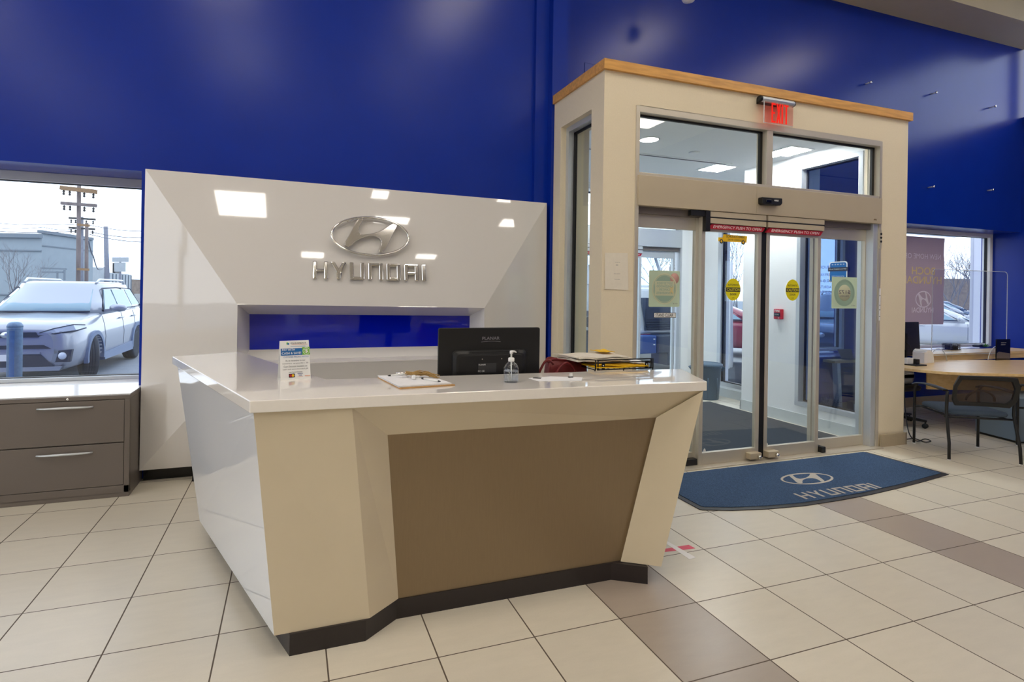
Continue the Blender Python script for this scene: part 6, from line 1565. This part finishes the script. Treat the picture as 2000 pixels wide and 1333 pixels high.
link('steering_wheel', MB().tube([TP(.75+.20*math.cos(2*PI*k/20),1.95+.05*math.sin(2*PI*k/20),1.86+.20*math.sin(2*PI*k/20)) for k in range(20)], .018, 6, closed=True), M['cardark'], trk)
link('seat_back', tbox(.4,.95,2.6,2.75,1.5,2.3).box(0,0,0,0,0,0), M['cardark'], trk)
fz = MB(); n = 16
for k in range(n):
    a0_, a1_ = PI*k/n, PI*(k+1)/n
    q = [(1.55+.66*math.cos(a)*r, .52+.66*math.sin(a)*r) for a, r in ((a0_,1),(a0_,.84),(a1_,.84),(a1_,1))]
    v_ = [TP(-.04,b,z) for b, z in q]+[TP(.30,b,z) for b, z in q]; fz.hexa(v_)
link('fender_arch', fz, M['cardark'], trk)
wh = MB().lathe([(0,-.02),(.26,-.02),(.30,-.10),(.48,-.12),(.515,-.08),(.515,.2),(0,.2)], (0,0,0), 30, 'Y')
wh.xf(Matrix.Translation(TP(.10,1.55,.517)) @ Matrix.Rotation(math.atan2(fd.y,fd.x)-PI/2, 4, 'Z') )
link('tyre', wh, M['tyre'], trk)
link('fuel_tank', tbox(.0,.5,2.7,3.5,.30,.70), M['truckblue'], trk, .03)
for s, dz_, w_ in (('QUALITY SINCE',1.36,.55),('1939',1.26,.18)):
    p = TP(-.012,1.75,dz_-.02); text(s, p, w_, .07, M['inknavy'], trk, xdir=-bd_)
lgo = MB().tube([TP(-.012,1.75+.16*math.cos(2*PI*k/18),1.62+.12*math.sin(2*PI*k/18)*(1+.2*math.sin(3*k))) for k in range(18)], .008, 5, closed=True); link('door_emblem', lgo, M['inknavy'], trk)
# red car behind window_5
rp = pix_at_depth(1436, 640, 15.5); car('red_sedan', 'red car parked outside, seen through the narrow vestibule window', (rp.x-.2, rp.y-1.5, 0), 2.4, M['carred'], 'sedan', 1)
# grey suv seen through the dark side window
gp_ = pix_at_depth(1630, 620, 11.6); car('grey_suv', 'grey suv outside, seen through the dark vestibule side window', (gp_.x, gp_.y, 0), .4, M['cargrey'], 'suv', 1, pale=True)
# cars beyond the office window
q1_ = ground(15.5, 14.6); car('white_sedan', 'white car nearest outside the office window', (q1_.x, q1_.y, 0), 2.2, M['carwhite'], 'sedan', 1, 'cars parked beyond the office window')
q1_ = ground(22, 20.3); car('silver_sedan', 'silver car parked behind the white one beyond the office window', (q1_.x, q1_.y, 0), 2.3, M['carsilver'], 'sedan', 1, 'cars parked beyond the office window')
q1_ = ground(30, 27.5); car('blue_grey_sedan', 'blue grey car farthest away beyond the office window', (q1_.x, q1_.y, 0), 2.3, M['cargrey'], 'sedan', 1, 'cars parked beyond the office window')
# tree line beyond
for k, (u, d, h) in enumerate(((1432,60,9),(1441,66,10),(1300,50,8),(1262,55,8),(1870,55,7),(1895,60,8),(1915,64,7),(1850,58,7))):
    p = bpx(u, 560, d); tree(['bare tree at the left behind the red car','bare tree at the right behind the red car','bare tree seen through the truck cab on the right','bare tree seen through the truck cab on the left','bare tree left of centre beyond the office window','bare tree in the middle beyond the office window','bare tree at the right beyond the office window','bare tree nearest the banner beyond the office window'][k], (p.x,p.y,0), h, 3, 20+k, M['bark'], .06, .6, depth=5)
bk_ = wallblock(bpx(1780,560,70), bpx(1990,560,70), bpx(1880,545,70).z, M['bark_brown'], None, 'hedge_bank', 6); tag(bk_, 'long brown scrub bank behind the cars beyond the office window', 'hedge')
# entrance canopy post outside office window (white post), tarp covered cone
o = thing('canopy_post', 'white square canopy post close outside the office window', 'post', (8.9,4.4,0))
pp = at(1901,560,'Y',4.3), at(1916,560,'Y',4.3)
link('shaft', MB().box(pp[0].x,pp[1].x,4.3,4.36,0,2.80), M['vestwhite'], o, .01); link('base', MB().box(pp[0].x-.03,pp[1].x+.03,4.27,4.39,0,.2), M['vestwhite'], o, .01)
fbm = at(1870,452,'Y',4.45)
cn = thing('canopy', 'white flat canopy soffit seen at the top of the office window', 'canopy', (7.5,4.8,fbm.z))
link('fascia', MB().box(6.2,9.9,4.1,4.25,2.70,2.95), M['vestwhite'], cn); link('soffit', MB().box(6.2,9.9,4.25,4.7,2.88,2.95), M['vestwhite'], cn)
cnp = at(1434,745,'Z',0)
cb_ = thing('umbrella_base', 'stepped grey rubber base holding a white pole outside the vestibule', 'pole base', (cnp.x,cnp.y,0))
link('rubber_base', MB().lathe([(.33,0),(.34,.03),(.31,.09),(.29,.10),(.27,.17),(.23,.18),(.19,.26),(.15,.27),(.12,.34),(.05,.35)], (cnp.x+.05,cnp.y,0), 28), M['tarp'], cb_)
link('white_pole', MB().tube([(cnp.x-.10,cnp.y,.2),(cnp.x-.12,cnp.y,2.2)], [.055,.03], 12), M['white'], cb_)

# ================================================================== LAMPS OF THE SHOWROOM
def troffer(x, y, z, sx, sy, label, m, group=None):
    o = thing('ceiling_troffer', label, 'ceiling light', (x,y,z-.03), group)
    link('lamp_frame', MB().box(x-sx-.03,x+sx+.03,y-sy-.03,y+sy+.03,z-.012,z-.0005), M['vestwhite'], o)
    link('diffuser', MB().box(x-sx,x+sx,y-sy,y+sy,z-.020,z-.0125), m, o)
for x, y, sx, sy, lb_ in [(-2.52,-3.74,.47,.48,'largest, left of the camera'),(.26,-2.98,.17,.15,'smallest square one right of the camera'),(.69,-4.02,.40,.15,'wide one right of the camera'),(-1.0,-5.98,.27,.15,'narrow one behind the camera'),(1.93,-5.83,.27,.13,'narrow one far right behind the camera'),(3.62,-3.83,.25,.17,'square one far right of the camera'),(3.14,-2.87,.22,.04,'thin slot light on the right')]:
    troffer(x, y, HC, sx, sy, 'high ceiling light, '+lb_, M['troffer'])
for x, y in ((-6.8,-3.2),(-6.8,-6.4),(-6.8,-9.6),(7.2,-3.2),(7.2,-6.4),(7.2,-9.6),(-6,-15.5),(-2,-15.5),(2,-15.5),(6,-15.5)): troffer(x, y, HC, .6, .4, 'added ceiling light in unseen outer rows, brightening the room', M['troffer'], 'added outer rows of unseen ceiling lights')  # extra lamps added for overall brightness, kept clear of the panel's reflections
for x in (-6.0, -2.6, .8, 4.4, 7.8):
    for y in (.15, -.95):
        troffer(x, y, HC, .36, .36, 'square light in the high showroom ceiling above the desk area', M['troffer_hi'], 'lights in the high showroom ceiling')

# ================================================================== SKY, CAMERA, VIEW
wd = bpy.data.worlds.new('overcast'); scene.world = wd; wd.use_nodes = True; nt = wd.node_tree; nt.nodes.clear()
out = nt.nodes.new('ShaderNodeOutputWorld'); bg = nt.nodes.new('ShaderNodeBackground')
tc = nt.nodes.new('ShaderNodeTexCoord'); ns = nt.nodes.new('ShaderNodeTexNoise'); ns.inputs['Scale'].default_value = 2.2; ns.inputs['Detail'].default_value = 5
mp = nt.nodes.new('ShaderNodeMapping'); mp.inputs['Scale'].default_value = (1,1,3)
nt.links.new(tc.outputs['Generated'], mp.inputs['Vector']); nt.links.new(mp.outputs[0], ns.inputs['Vector'])
cr_ = nt.nodes.new('ShaderNodeValToRGB'); cr_.color_ramp.elements[0].position = .35; cr_.color_ramp.elements[0].color = (.80,.88,1,1); cr_.color_ramp.elements[1].position = .65; cr_.color_ramp.elements[1].color = (.93,.96,1,1)
nt.links.new(ns.outputs['Fac'], cr_.inputs['Fac']); nt.links.new(cr_.outputs['Color'], bg.inputs['Color']); bg.inputs['Strength'].default_value = SKY
nt.links.new(bg.outputs[0], out.inputs['Surface'])

cam = bpy.data.cameras.new('camera'); co = bpy.data.objects.new('camera', cam); COL.objects.link(co); scene.camera = co
cam.sensor_width = 36; cam.sensor_fit = 'HORIZONTAL'; cam.lens = FPX*36/2000; cam.shift_x = (1000-PCX)/2000; cam.shift_y = -(666.5-PCY)/2000
cam.clip_start = .05; cam.clip_end = 400
m = Matrix((cR, cU, -cF)).transposed().to_4x4(); m.translation = CAM; co.matrix_world = m
vs_ = scene.view_settings; vs_.view_transform = 'Standard'; vs_.look = 'None'; vs_.gamma = 1; vs_.use_curve_mapping = False; vs_.exposure = EXPO
